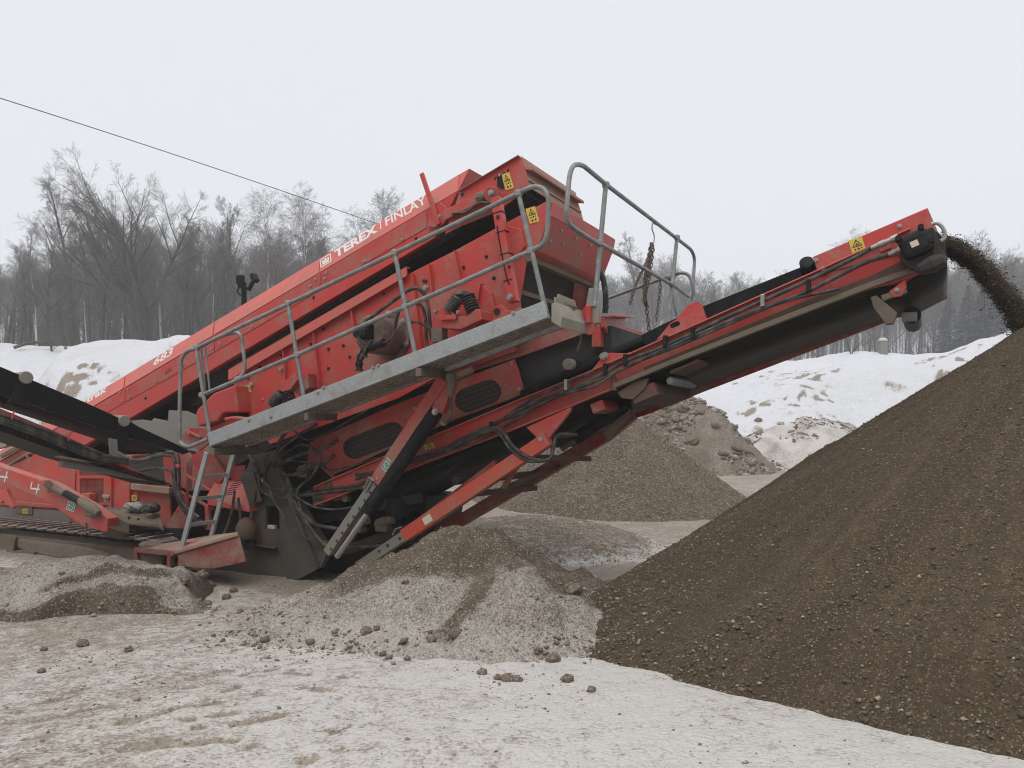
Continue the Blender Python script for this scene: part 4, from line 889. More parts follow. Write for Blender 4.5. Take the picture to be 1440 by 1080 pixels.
mk('idler_cap', MB().lathe(onL(1136, 378, LN + .10), -T + Z * .5, [(0, .062), (.10, .062), (.11, .045)], 16), M['rubber'], dc, 0, True)
mc = onL(1288, 345, LN - .16)
mo = mk('drive_motor', MB().box(mc, .235, .17, .20, up_, T, nrm), M['rubber'], dc, .045)
mk('motor_plate', MB().box(mc - T * .088 - up_ * .01 + nrm * .0, .06, .006, .05, up_, T, nrm), M['cream'], dc, .002)
for du, dn in ((-.10, .10), (.08, .11), (.11, -.02)): mk('motor_bolt', MB().cyl(mc + up_ * du + nrm * dn - T * .09, mc + up_ * du + nrm * dn + T * .04, .024, 10), M['rubber'], dc, .004)
mk('gearbox', MB().cyl(mc + up_ * .03 - nrm * .05, mc + up_ * .03 - nrm * .05 + T * .18, .17, 20), M['steel_dark'], dc, .01)
mk('motor_arm', MB().box(mc + up_ * .12 - nrm * .06 + T * .03, .09, .10, .30, up_, T, nrm), M['steel_dark'], dc, .02)
mk('mud_clump', MB().lathe(mc - nrm * .20 + up_ * .05 - T * .02, up_, [(-.14, 0), (-.10, .05), (0, .075), (.08, .06), (.12, 0)], 9), M['steel_dark'], dc)
mk('shackle', MB().tube(crom([mc + up_ * (.17 + .05 * math.cos(a)) + nrm * (.02 + .08 * math.sin(a)) - T * .05 for a in np.linspace(-1.6, 1.8, 7)], 3), .016, 8), M['zinc'], dc, 0, True)
for y0, dy in ((333, 0), (349, 0)):
    a = onL(1263 if y0 < 340 else 1268, y0, LN - .15); d = (onL(1225, y0 + 16, LN - .13) - a) if y0 < 340 else (onL(1250, y0 + 9, LN - .12) - a)
    mk('hose_fitting', MB().lathe(a, d, [(0, .030), (d.length * .25, .030), (d.length * .26, .020), (d.length * .45, .020), (d.length * .46, .027), (d.length * .7, .027), (d.length * .72, .020), (d.length, .019)], 10), M['zinc'], dc, 0, True)
ls_ = LN - .10
rod('hydraulic_hose', [(1226, 348, LN - .13), (1195, 366, ls_), (1120, 402, ls_), (1020, 447, ls_), (930, 489, ls_), (880, 508, ls_), (820, 540, ls_), (742, 571, ls_), (680, 605, ls_), (600, 642, ls_), (540, 662, ls_), (500, 668, ls_)], .019, 'hose', dc, 6)
rod('hydraulic_hose', [(1250, 358, LN - .12), (1215, 370, ls_), (1130, 412, ls_), (1050, 442, ls_), (990, 467, ls_), (915, 500, ls_), (855, 528, ls_), (790, 555, ls_), (735, 580, ls_), (690, 598, ls_), (640, 628, ls_), (560, 655, ls_), (500, 674, ls_)], .019, 'hose', dc, 6)
rod('hydraulic_hose', [(1180, 408, ls_), (1100, 425, ls_), (1045, 448, ls_), (950, 486, ls_), (870, 515, ls_), (830, 541, ls_ - .02), (795, 558, ls_ - .02), (730, 570, ls_), (690, 607, ls_), (750, 628, ls_ - .05), (720, 600, ls_)], .013, 'hose', dc, 6) if False else None
rod('hydraulic_hose', [(1180, 406, ls_), (1100, 425, ls_), (1020, 458, ls_), (950, 488, ls_), (880, 516, ls_), (838, 542, ls_ - .02), (805, 551, ls_ - .02), (760, 568, ls_ - .02), (715, 597, ls_), (650, 628, ls_), (580, 650, ls_)], .014, 'hose', dc, 6)
rod('hydraulic_hose', [(836, 523, ls_), (790, 541, ls_), (740, 566, ls_), (700, 594, ls_), (670, 606, ls_), (620, 633, ls_), (570, 648, ls_), (520, 668, ls_)], .016, 'hose', dc, 6)
rod('hydraulic_hose', [(640, 622, ls_), (690, 603, ls_ - .03), (706, 606, ls_ - .05), (722, 628, ls_ - .08), (745, 644, ls_ - .08), (772, 646, ls_ - .05), (778, 630, ls_), (782, 614, ls_ + .05), (792, 610, ls_ + .1), (812, 612, ls_ + .15)], .021, 'hose', dc, 6)
rod('hydraulic_hose', [(630, 632, ls_), (686, 607, ls_ - .03), (703, 611, ls_ - .05), (718, 632, ls_ - .08), (742, 648, ls_ - .08), (768, 648, ls_ - .06)], .017, 'hose', dc, 6)
for a, b in ((797, 541), (852, 519), (1073, 423), (880, 506), (936, 480), (1137, 402), (975, 468), (692, 600)):
    mk('hose_clip', MB().box(onL(a, b, ls_ - .01), .035, .07, .11), M['zinc' if a in (797, 1073) else 'rubber'], dc, .004)
# underside cross members, hanging brackets, idler at the head
def cross(a, b, h, w_, mat, lat0=LN, ln=CW): p = onL(a, b, lat0); return mk('cross_member', MB().beam(p, p + T * ln, h, w_, up_), M[mat], dc, .006)
cross(905, 553, .13, .26, 'grime'); cross(962, 515, .03, .30, 'grime'); cross(840, 572, .10, .14, 'red_dark')
plate('hanger', [(868, 552), (893, 536), (912, 531), (908, 545), (890, 562), (874, 560)], LN - .02, .06, 'grime', dc)
plate('scraper_arm', [(1224, 418), (1232, 415), (1262, 440), (1256, 455), (1246, 456), (1228, 432)], LN - .04, .08, 'steel_mud', dc)
p = onL(1240, 420, LN); mk('scraper_bar', MB().beam(p, onL(1275, 408, LN), .05, .06), M['dirty_flange'], dc, .006)
plate('head_lug', [(1250, 410), (1273, 393), (1275, 403), (1268, 416), (1257, 418)], LN - .04, .03, 'red', dc); bolts([(1261.5, 408)], LN - .05, dc)
p = onL(1282, 443, LN + .3); mk('snub_roller', MB().cyl(p, p + T * .7, .075, 16), M['rubber'], dc, 0, True)
mk('snub_bracket', MB().box(onL(1279, 446, LN + .25), .12, .08, .08), M['grey'], dc, .01)
# ---------------- louvred guard of the lower conveyor
LG = .98
outer = [onL(a, b, LG) for a, b in ((436, 622), (560, 567), (723, 505), (729, 520), (738, 554), (640, 590), (560, 625), (469, 668), (458, 655), (440, 662), (430, 662))]
gd = hole_plate('conveyor_guard', outer, [stadium(525, 619.5, 45, 16, math.radians(-21), LG), stadium(672, 557, 34, 17, math.radians(-21), LG)], .02, T, 'red_dusty', PLANT)
for a, b, l_, h_ in ((525, 619.5, 46, 16), (672, 557, 35, 17)):
    m = MB(); cu_, su_ = math.cos(math.radians(-21)), math.sin(math.radians(-21)); e_ = 2.6
    n1_ = int(2 * l_ / e_)
    for i in range(n1_ + 1):
        x = -l_ + i * e_
        for sg_ in (1, -1):
            p = onL(a + x * cu_ - (-h_) * su_, b + x * su_ + (-h_) * cu_, LG + .022); q_ = onL(a + (x + sg_ * 7) * cu_ - h_ * su_, b + (x + sg_ * 7) * su_ + h_ * cu_, LG + .022); m.beam(p, q_, .0050, .004)
    mk('wire_mesh', m, M['wire'], gd)
bolts([(719.5, 511), (730, 547), (583, 574), (465, 664), (598, 591)], LG - .003, gd)
strip('upper_rail', [(430, 612), (560, 553), (724, 494)], LG - .06, .05, .10, 'red', par=gd)
bar('rail_angle', (470, 667, LG - .05), (532, 643, LG - .05), .012, .06, 'dirty_flange', gd); bar('rail_angle', (468, 676, LG - .06), (532, 650, LG - .06), .07, .03, 'red_dark', gd)
bar('rail_angle', (440, 697, LG - .10), (530, 662, LG - .10), .045, .04, 'red', gd); plate('rail_angle', [(468, 690), (478, 686), (482, 700), (470, 705)], LG - .1, .02, 'red_dark', gd)
bar('rail_angle', (430, 672, LG - .03), (452, 656, LG - .03), .02, .05, 'red_dusty', gd); bar('rail_angle', (452, 656, LG - .03), (470, 672, LG - .03), .02, .05, 'red_dusty', gd)
warning(604, 628, 14, 8, math.radians(-15), LN - .02, dc)
# lower conveyor and tank behind: dark fill, near-black standing for shade in the gaps
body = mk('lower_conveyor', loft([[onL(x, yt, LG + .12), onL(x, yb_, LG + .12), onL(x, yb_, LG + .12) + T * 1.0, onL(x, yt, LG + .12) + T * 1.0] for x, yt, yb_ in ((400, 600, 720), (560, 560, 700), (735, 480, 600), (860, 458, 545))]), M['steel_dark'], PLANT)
mk('gap_plate', MB().prism([onL(745, 470, 1.5), onL(772, 520, 1.5), onL(760, 526, 1.5), onL(728, 480, 1.5)], T * .5), M['grey'], body)
mk('mid_frame', MB().prism([onL(640, 505, 1.0), onL(790, 452, 1.0), onL(840, 462, 1.0), onL(735, 500, 1.0), onL(640, 530, 1.0)], T * .05), M['red_dark'], body)
mk('rear_beam', MB().beam(onL(838, 468, 1.0), onL(838, 468, 1.0) + T * 1.8, .30, .10, L), M['red_dusty'], body, .01)
mk('rear_beam', MB().beam(onL(838, 458, 1.05), onL(838, 458, 1.05) + T * 1.8, .05, .22, L), M['dirtyred'], body, .006)
mk('inner_tube', MB().cyl(onL(735, 555, LN + .1), onL(905, 478, LN + .1), .05, 12), M['rubber'], body, 0, True)
# ---------------- telescopic support leg with its ram
lg = bar('support_leg', (627, 533, .50), (531, 677, .50), .135, .13, 'red_dusty', PLANT)
green_label([(537, 658), (545, 643), (551, 649), (543, 664)], .43, lg)
bar('inner_leg', (536, 668, .50), (462, 777, .50), .105, .10, 'grey', lg)
for i in range(9):
    f = i / 8; x, y = 529 + (466 - 529) * f, 681 + (772 - 681) * f; mk('pin_hole', MB().cyl(onL(x, y, .452), onL(x, y, .446), .017, 10), M['ink'], lg)
bar('pin_handle', (514, 690, .44), (524, 672, .44), .05, .03, 'grey', lg); rod('pin_handle', [(512, 687, .42), (519, 671, .40), (526, 676, .42)], .01, 'zinc', lg)
rod('ram', [(614, 580, .42), (521, 716, .42)], .072, 'rubber', lg, 0, 18)
mk('ram_gland', MB().cyl(onL(524, 711, .42), onL(518, 720, .42), .08, 18), M['rubber'], lg, .004)
rod('ram_rod', [(521, 716, .42), (474, 783, .42)], .034, 'chrome', lg, 0, 14)
bolts([(612, 579)], .34, lg, B3); bolts([(531, 673)], .44, lg)
plate('leg_cap', [(617, 549), (631, 531), (637, 540), (622, 582), (606, 577)], .45, .10, 'red', lg)
mk('mud_clump', MB().lathe(onL(634, 540, .40), Z, [(-.16, 0), (-.1, .035), (0, .05), (.1, .06), (.14, 0)], 8), M['mud'], lg)
mk('leg_bracket', MB().beam(onL(628, 535, .45), onL(665, 520, .60), .06, .10), M['dirtyred'], lg, .006)
rod('hydraulic_hose', [(632, 548, .40), (634, 580, .38), (626, 598, .38), (620, 593, .38)], .013, 'hose', lg, 5)
# ---------------- lower strut frame of the conveyor
st = bar('strut', (772, 617, .70), (570, 753, .70), .145, .12, 'orange', PLANT)
plate('strut_bracket', [(803, 572), (802, 578), (776, 611), (769, 620), (757, 618), (740, 601)], .70, .05, 'red', st); bolts([(762, 617.5)], .66, st, B3)
mk('reflector', MB().box(onL(601, 730.5, .635), .12, .004, .085, (onL(772, 617, .7) - onL(570, 753, .7)).normalized(), T, T.cross((onL(772, 617, .7) - onL(570, 753, .7)).normalized())), M['cream'], st)
bar('inner_strut', (578, 748, .70), (505, 797, .70), .115, .10, 'grey', st)
rod('pin_handle', [(552, 752, .64), (556, 744, .62), (565, 741, .64)], .009, 'zinc', st)
for a, b in ((545, 767), (533, 775), (562, 757)): mk('pin_hole', MB().cyl(onL(a, b, .645), onL(a, b, .638), .016, 10), M['ink'], st)
LB = .70 + 1.0
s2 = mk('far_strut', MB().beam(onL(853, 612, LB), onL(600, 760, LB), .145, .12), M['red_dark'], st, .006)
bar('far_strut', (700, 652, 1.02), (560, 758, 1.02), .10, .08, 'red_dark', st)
mk('strut_tie', MB().beam(onL(700, 672, .72), onL(700, 672, .72) + T * 1.15, .10, .06, Z), M['grime'], st, .006)
bar('strut_tie', (705, 688, .80), (790, 655, LB), .05, .06, 'grime', st); bar('strut_tie', (708, 686, .80), (727, 655, .80), .05, .05, 'red_dark', st)
mk('strut_tie', MB().beam(onL(668, 694, .72), onL(752, 686, LB), .09, .06, Z), M['grime'], st, .006)
mk('strut_tie', MB().beam(onL(752, 643, .72), onL(830, 645, LB), .04, .06, Z), M['grime'], st, .006)
rod('ram', [(810, 617, 1.3), (868, 578, 1.3), (885, 569, 1.3)], .07, 'rubber', st, 0, 16)
plate('ram_cradle', [(846, 608), (886, 575), (888, 583), (868, 604), (856, 620)], 1.25, .04, 'steel_mud', st)
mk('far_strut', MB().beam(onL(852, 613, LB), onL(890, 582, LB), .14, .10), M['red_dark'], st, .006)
rod('ram_rod', [(812, 616, 1.3), (790, 632, 1.3)], .03, 'steel_mud', st)
# ---------------- chassis, centre leg, step box
ch = mk('chassis', MB().prism(poly([(330, 628), (440, 600), (470, 690), (600, 700), (590, 760), (520, 800), (330, 810), (250, 800), (240, 700)], 1.35), T * .9), M['inside'], PLANT)  # dark fill standing for the chassis, also put in to block light
hs_ = [[onL(a, b, .78) for a, b in ((410, 656), (424, 656), (424, 668), (410, 668))], [onL(a, b, .78) for a, b in ((375, 711), (394, 712), (394, 744), (374, 744))]]
cl_ = [onL(a, b, .78) for a, b in ((354, 640), (392, 632), (397, 668), (412, 690), (460, 775), (446, 800), (405, 823), (392, 775), (380, 766), (350, 765), (352, 712), (341, 680), (337, 668), (345, 664))]
hs_ = [[onL(a, b, .78) for a, b in ((360, 666), (376, 666), (375, 678), (360, 678))], [onL(a, b, .78) for a, b in ((374, 711), (393, 712), (393, 744), (373, 744))]]
leg = hole_plate('chassis_leg', cl_, hs_, .05, T, 'frame_grey', PLANT)
mk('leg_web', MB().prism(poly([(393, 670), (412, 690), (462, 775), (450, 800), (440, 780), (400, 700)], .70), T * .08), M['frame_grey'], leg, .006)
mk('snow_patch', MB().box(onL(368, 675, .82), .10, .05, .05), M['snowpatch'], leg, .01); mk('snow_patch', MB().box(onL(383, 741, .83), .13, .05, .05), M['snowpatch'], leg, .01)
plate('leg_ear', [(337, 670), (343, 665), (356, 664), (368, 705), (350, 710), (344, 690)], .70, .03, 'frame_grey', leg)
mk('leg_box', MB().prism(poly([(378, 664), (395, 664), (396, 632), (352, 628), (350, 664)], .86), T * .4), M['frame_grey'], leg, .01)
plate('leg_foot', [(250, 800), (345, 766), (390, 772), (405, 822), (330, 822), (290, 815)], .84, .6, 'frame_grey', leg, .02)
mk('foot_pad', MB().lathe(onL(320, 812, .9), L - T * .2, [(-.45, .02), (-.4, .10), (.3, .10), (.36, .02)], 14), M['frame_grey'], leg, 0, True)
mk('chain_ball', MB().lathe(onL(346, 760, .60), Z, [(0, .02), (.03, .10), (.10, .13), (.18, .125), (.25, .09), (.29, .03)], 16), M['grime'], leg, 0, True)
mk('chain_ball', MB().cyl(onL(349, 768, .62), onL(343, 762, .62) + T * .1, .07, 12), M['steel_dark'], leg, .01)
for pts in ([(350, 640, .72), (362, 660, .68), (368, 690, .66), (395, 700, .66), (430, 696, .7), (480, 690, .75), (525, 684, .8)], [(398, 672, .70), (412, 705, .66), (440, 735, .64), (466, 742, .62), (500, 748, .7)],
            [(402, 668, .70), (418, 712, .66), (450, 760, .62), (470, 770, .64)], [(394, 660, .7), (405, 700, .66), (430, 735, .66), (456, 765, .66), (464, 770, .68)], [(390, 655, .72), (420, 640, .66), (460, 628, .70), (475, 618, .75)],
            [(384, 656, .72), (395, 632, .68), (420, 612, .68), (445, 596, .74)], [(360, 690, .70), (352, 730, .62), (346, 745, .60)], [(388, 640, .7), (400, 610, .66), (430, 590, .66), (470, 565, .7), (500, 560, .74)],
            [(420, 700, .75), (440, 690, .75), (500, 682, .78), (532, 672, .8)], [(395, 648, .74), (404, 668, .70), (450, 655, .72), (470, 640, .76)], [(470, 770, .8), (530, 768, .8), (590, 760, .85)], [(380, 650, .72), (372, 672, .62), (380, 686, .62), (402, 690, .64)]):
    rod('hydraulic_hose', pts, rng.choice([.016, .021, .024]), 'hose', leg, 6)
for pts in ([(398, 640, .72), (425, 625, .68), (450, 640, .66), (440, 668, .66), (418, 690, .66), (425, 720, .66)], [(408, 600, .7), (430, 618, .66), (455, 612, .66), (490, 592, .7), (520, 575, .74)], [(405, 690, .64), (440, 712, .6), (480, 716, .62), (512, 706, .66), (528, 690, .7)],
            [(376, 640, .7), (372, 655, .66), (384, 700, .62), (410, 740, .62), (436, 760, .62), (468, 762, .64)], [(330, 690, .60), (326, 720, .56), (318, 745, .5), (310, 756, .4)], [(335, 700, .58), (338, 735, .55), (330, 752, .5)], [(408, 648, .74), (430, 650, .70), (462, 660, .70), (500, 655, .74)]):
    rod('hydraulic_hose', pts, rng.choice([.010, .014, .018]), 'hose', leg, 6)
for a, b, l_, r_ in ((430, 660, .90, .07), (452, 700, .86, .06), (505, 735, .9, .08), (540, 735, .95, .07), (425, 735, .9, .05)):
    c = onL(a, b, l_); mk('valve_spool', MB().lathe(c, L + Z * .3, [(-.12, r_ * .6), (-.08, r_), (.06, r_), (.07, r_ * .7), (.14, r_ * .7)], 12).box(c - Z * r_, .16, .14, .06), M['steel_mud'], leg, .006)
mk('rib_plate', MB().beam(onL(398, 672, .69), onL(448, 792, .69), .02, .10), M['frame_grey'], leg, .003); mk('rib_plate', MB().beam(onL(346, 764, .77), onL(390, 770, .77), .02, .10), M['frame_grey'], leg, .003)
mk('valve_block', MB().box(onL(480, 690, 1.0), .20, .2, .22).cyl(onL(470, 682, .92), onL(470, 682, .92) - T * .12, .06, 10).cyl(onL(492, 700, .92), onL(492, 700, .92) - T * .1, .05, 10), M['steel_mud'], leg, .01)
mk('under_frame', MB().beam(onL(450, 730, 1.1), onL(590, 700, 1.1), .12, .14).beam(onL(470, 780, 1.0), onL(570, 745, 1.0), .12, .14).beam(onL(540, 700, 1.2), onL(580, 770, 1.2), .10, .12), M['steel_dark'], ch, .01)
mk('under_roller', MB().cyl(onL(555, 715, 1.0), onL(555, 715, 1.0) + T * .9, .14, 18).cyl(onL(490, 745, 1.0), onL(490, 745, 1.0) + T * .9, .16, 18), M['rubber'], ch, 0, True)
plate('back_plate', [(130, 596), (330, 560), (420, 585), (420, 690), (130, 700)], 1.55, .05, 'inside', ch)  # added dark sheet, stands for shade where gaps showed bright
# step box at the ladder foot
LX = .02
sb = MB(); q = [onL(a, b, LX) for a, b in ((248, 770), (317, 765), (317, 800), (248, 800))]
e_l = onL(196, 768, LX + .35); 
c_a, c_b = onL(246, 770, LX - .02), onL(330, 756, LX - .02)
top_q = [onL(188, 771, .50), onL(246, 774, -.05), onL(335, 748, .10), onL(300, 752, .62)]
stp = mk('step_box', MB().prism(top_q, -Z * .05), M['dirtyred'], PLANT, .01)
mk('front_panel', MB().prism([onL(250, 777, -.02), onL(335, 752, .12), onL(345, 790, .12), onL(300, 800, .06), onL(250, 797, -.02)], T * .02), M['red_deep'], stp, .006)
for a, b, c_, d in ((241, 775, 237, 815), (193, 774, 195, 800)): bar('box_leg', (a, b, .0 if a > 200 else .45), (c_, d, .0 if a > 200 else .45), .06, .06, 'red_deep', stp)
bar('box_rail', (190, 773, .48), (243, 778, -.04), .07, .02, 'red_deep', stp); bar('box_rail', (262, 764, .1), (300, 759, .2), .02, .06, 'red', stp)
mk('mud_clump', MB().lathe(onL(215, 768, .4), L, [(-.3, 0), (-.2, .05), (0, .07), (.25, .05), (.4, 0)], 9), M['mud'], stp)
# heat shield box behind the ladder
bx = mk('valve_cover', MB().prism([onL(291, 698, .62), onL(303, 676, .95), onL(350, 676, .95), onL(350, 720, .62), onL(292, 710, .62)], T * .35), M['red'], PLANT, .006)
for i in range(7):
    f = i / 6; x, y = 312 + 18 * f, 697 - 20 * f; mk('slot', MB().beam(onL(x, y, .60 + .0), onL(x + 14, y - 2, .60), .012, .006), M['ink'], bx)
bar('cover_post', (292, 710, .66), (294, 745, .66), .07, .05, 'red_dusty', bx)
plate('ladder_plate', [(240, 640), (268, 634), (300, 640), (330, 632), (345, 640), (345, 690), (318, 668), (262, 690), (244, 676)], .98, .3, 'red_dark', bx)
plate('ladder_plate', [(262, 650), (284, 628), (300, 640), (318, 668), (300, 690), (262, 690)], .90, .05, 'red_dark', bx)
bar('diag_rail', (244, 686, .72), (300, 716, .72), .035, .03, 'red_dusty', bx); bar('diag_rail', (262, 668, .8), (296, 690, .8), .03, .03, 'red_dusty', bx)
# ---------------- engine housing and the tail of the plant
LE = 1.0
eh = plate('engine_housing', [(-60, 690), (20, 652), (84, 625), (100, 640), (186, 640), (186, 745), (120, 748), (-60, 735)], LE, 1.2, 'red_dusty', PLANT, .012)
plate('door_panel', [(33, 667), (84, 643), (100, 652), (106, 664), (104, 712), (72, 700)], LE - .02, .02, 'red', eh)
plate('corner_post', [(146, 655), (160, 650), (172, 664), (182, 680), (182, 722), (160, 716), (146, 708)], LE - .08, .1, 'red', eh); bar('corner_post', (157, 660, LE - .10), (157, 714, LE - .10), .03, .04, 'red', eh)
for (a, b, c_, d) in ((112, 650, 147, 670), (110, 672, 146, 708)):
    m = MB(); f4 = [onL(a, b, LE - .025), onL(c_, b, LE - .025), onL(c_, d, LE - .025), onL(a, d, LE - .025)]
    mk('grille_back', MB().prism(poly([(a, b), (c_, b), (c_, d), (a, d)], LE - .006), T * .004), M['inside'], eh)
    k = 0; sx_ = 3.2
    for i in range(int((c_ - a + d - b) / sx_) + 1):
        o_ = i * sx_
        x0_, y0_ = (a + o_, b) if o_ <= c_ - a else (c_, b + o_ - (c_ - a)); x1_, y1_ = (a, b + o_) if o_ <= d - b else (a + o_ - (d - b), d)
        m.beam(onL(x0_, y0_, LE - .02), onL(x1_, y1_, LE - .02), .007, .006)
        m.beam(onL(a + c_ - x0_, y0_, LE - .022), onL(a + c_ - x1_, y1_, LE - .022), .007, .006)
    mk('mesh_grille', m, M['red_dark'], eh)
m = MB()
for (a, b, c_, d) in ((110, 648, 148, 651), (110, 669, 148, 673), (108, 707, 148, 711), (108, 648, 112, 711), (145.5, 648, 149, 711)): m.prism(poly([(a, b), (c_, b), (c_, d), (a, d)], LE - .04), T * .035)
mk('grille_frame', m, M['red'], eh, .004)
bar('door_latch', (146, 697, LE - .12), (155, 699, LE - .12), .045, .05, 'beige', eh)
mk('filler_box', MB().box(onL(125, 698, LE - .12), .18, .12, .10), M['orange'], eh, .01)
plate('side_beam', [(-60, 706), (96, 716), (98, 712), (-60, 698)], LE - .05, .06, 'red', eh)
plate('fuel_tank', [(-60, 710), (98, 717), (100, 735), (92, 741), (-60, 740)], LE - .02, .6, 'tank', eh, .02)
plate('tank_plate', [(21, 711), (45, 713), (45, 724), (21, 722)], LE - .04, .02, 'steel_mud', eh); warning(35.5, 719, 7, 7, 0, LE - .045, eh)
warning(55, 635, 10, 17, math.radians(-12), LC - .02, cover); bolts([(40, 641)], LC - .03, cover, B3)
bar('cover_ledge', (8, 657, LC - .04), (42, 637, LC - .04), .03, .06, 'beige', cover); bar('cover_ledge', (2, 642, LC - .03), (55, 611, LC - .03), .07, .03, 'beige', cover)
plate('tail_plate', [(-40, 640), (8, 628), (14, 610), (-40, 612)], LC - .3, .1, 'beige', cover)
# belly tray with rubbish
tr = MB(); tr.prism([onL(148, 712, .55), onL(176, 735, .45), onL(222, 739, .45), onL(231, 745, .45), onL(225, 722, .75), onL(170, 714, .85)], -Z * .03)
tray = mk('tray', tr, M['steel_mud'], PLANT, .01)
bolts([(182, 728), (195, 730)], .50, tray, B2)
plate('tray_back', [(184, 675), (238, 680), (240, 745), (186, 720)], .98, .04, 'red_dusty', tray); plate('tray_side', [(231, 742), (249, 714), (262, 690), (266, 744)], .62, .04, 'red_dark', tray)
plate('tray_top', [(160, 655), (262, 622), (270, 640), (258, 668), (182, 690)], .95, .05, 'steel_dark', tray)
bar('tray_rail', (186, 684, .90), (240, 690, .90), .09, .06, 'dirtyred', tray)
plate('tray_block', [(228, 640), (262, 634), (272, 645), (270, 690), (232, 680)], .9, .5, 'red_dark', tray, .01)
warning(189, 700, 7, 8, 0, .93, tray)
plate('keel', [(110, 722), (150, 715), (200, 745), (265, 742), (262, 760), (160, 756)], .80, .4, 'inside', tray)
for pts in ([(165, 636, .6), (185, 646, .55), (205, 646, .5), (235, 636, .5), (249, 640, .5), (252, 665, .5), (252, 690, .5), (262, 715, .5), (285, 735, .5)], [(168, 642, .6), (190, 650, .55), (212, 643, .5), (238, 640, .5), (246, 650, .5), (247, 680, .5), (258, 708, .48), (280, 728, .48)], [(180, 672, .7), (205, 660, .6), (240, 662, .55), (246, 690, .55), (262, 722, .55), (290, 740, .6)]):
    rod('hydraulic_hose', pts, .024, 'hose', tray, 6)
bar('hose_clamp', (248, 655, .46), (253, 655, .46), .05, .03, 'red', tray)
# grey feed hopper sheets seen above the side conveyor
plate('hopper_sheet', [(182, 592), (200, 590), (213, 592), (216, 588), (236, 592), (237, 577), (262, 578), (290, 590), (300, 640), (258, 632), (228, 622)], .92, .02, 'grey', PLANT)
# ---------------- crawler track
LK0, LK1 = .42, .92
tk = [onL(x, y, LK0) for x, y in ((-200, 735), (-60, 730), (0, 739), (60, 745), (130, 753), (185, 760), (212, 778))]
zt = [p.z for p in tk]
ss = np.linspace(sof(onL(-160, 735, LK0)), sof(onL(205, 765, LK0)), 60)
ztop = onL(100, 749, LK0).z; hT = .70
def track_pt(u_, grow=0.0):
    s0, s1, r = ss[0], ss[-1], hT / 2 + grow; ln = s1 - s0; zc = ztop - hT / 2
    tot = 2 * ln + 2 * math.pi * (hT / 2); d = u_ * tot
    if d < ln: return (s0 + d, zc + r, (1, 0))
    d -= ln
    if d < math.pi * hT / 2: a = d / (hT / 2); return (s1 + r * math.sin(a), zc + r * math.cos(a), (math.cos(a), -math.sin(a)))
    d -= math.pi * hT / 2
    if d < ln: return (s1 - d, zc - r, (-1, 0))
    a = (d - ln) / (hT / 2); return (s0 - r * math.sin(a), zc - r * math.cos(a), (-math.cos(a), math.sin(a)))
def crawler(l0, l1):
    trk = mk('crawler_track', MB().beam(ORG + L * ss[0] + T * ((l0 + l1) / 2 + .03) + Z * (ztop - hT / 2), ORG + L * ss[-1] + T * ((l0 + l1) / 2 + .03) + Z * (ztop - hT / 2), .40, l1 - l0 - .10), M['steel_mud'], PLANT, .02)
    N = 64
    shoe = None
    for i in range(N):
        s_, z_, d_ = track_pt(i / N); dv = L * d_[0] + Z * d_[1]; nv = T.cross(dv); 
        if nv.dot(L * (s_ - (ss[0] + ss[-1]) / 2) * .0 + Z * (z_ - (ztop - hT / 2)) + L * (0 if abs(d_[1]) < .2 else (s_ - (ss[0] + ss[-1]) / 2))) < 0: nv = -nv
        c = ORG + L * s_ + T * ((l0 + l1) / 2) + Z * z_
        if shoe is None:
            o = mk('track_shoe', MB().box(c, .185, l1 - l0, .03, dv, T, nv).box(c + nv * .03 - dv * .06, .03, l1 - l0, .045, dv, T, nv), M['mudtrack'], trk, .006, origin=c); shoe = o; R0 = Matrix((dv, T, nv)).transposed()
        else:
            o = shoe.copy(); COL.objects.link(o); put(o, c, trk); o.rotation_euler = (Matrix((dv, T, nv)).transposed() @ R0.inverted()).to_euler()
    for i in range(6):
        s_ = ss[0] + (ss[-1] - ss[0]) * (i + .5) / 6; c = ORG + L * s_ + T * (l0 + .03) + Z * (ztop - hT + .12); mk('track_roller', MB().lathe(c, T, [(0, .06), (.01, .13), (.30, .13), (.31, .06)], 16), M['steel_mud'], trk, 0, True)
    c = ORG + L * ss[-1] + T * (l0 + .04) + Z * (ztop - hT / 2); mk('sprocket', MB().lathe(c, T, [(0, .10), (.01, .27), (.34, .27), (.35, .1)], 20), M['steel_mud'], trk, 0, True)
    return trk
t = NT('dry_mud_on_steel'); c = t.mix(t.ramp(t.noise(5, 6, .65), .42, .6), (.13, .10, .075), (.24, .19, .145)); c = t.mix(t.ramp(t.math('ADD', t.up(), t.noise(9, 5)), 1.15, 1.5), c, (.42, .37, .33)); t.bump(t.noise(30, 5), .02); M['mudtrack'] = t.fin(c, .95)
tk1 = crawler(LK0, LK1)
plate('track_guard', [(7, 797), (9, 770), (14, 757), (22, 755), (18, 775), (40, 772), (48, 776), (48, 796)], LK0 - .02, .04, 'steel_mud', tk1, .01)
plate('track_guard', [(108, 782), (140, 780), (142, 786), (108, 787)], LK0 - .03, .05, 'red_dark', tk1)
mk('mud_bank', MB().prism(poly([(20, 757), (60, 762), (110, 768), (150, 778), (165, 795), (120, 792), (60, 782), (25, 772)], LK0 + .02), T * .35), M['mud'], tk1, .03)
crawler(LK0 + 1.75, LK1 + 1.75)
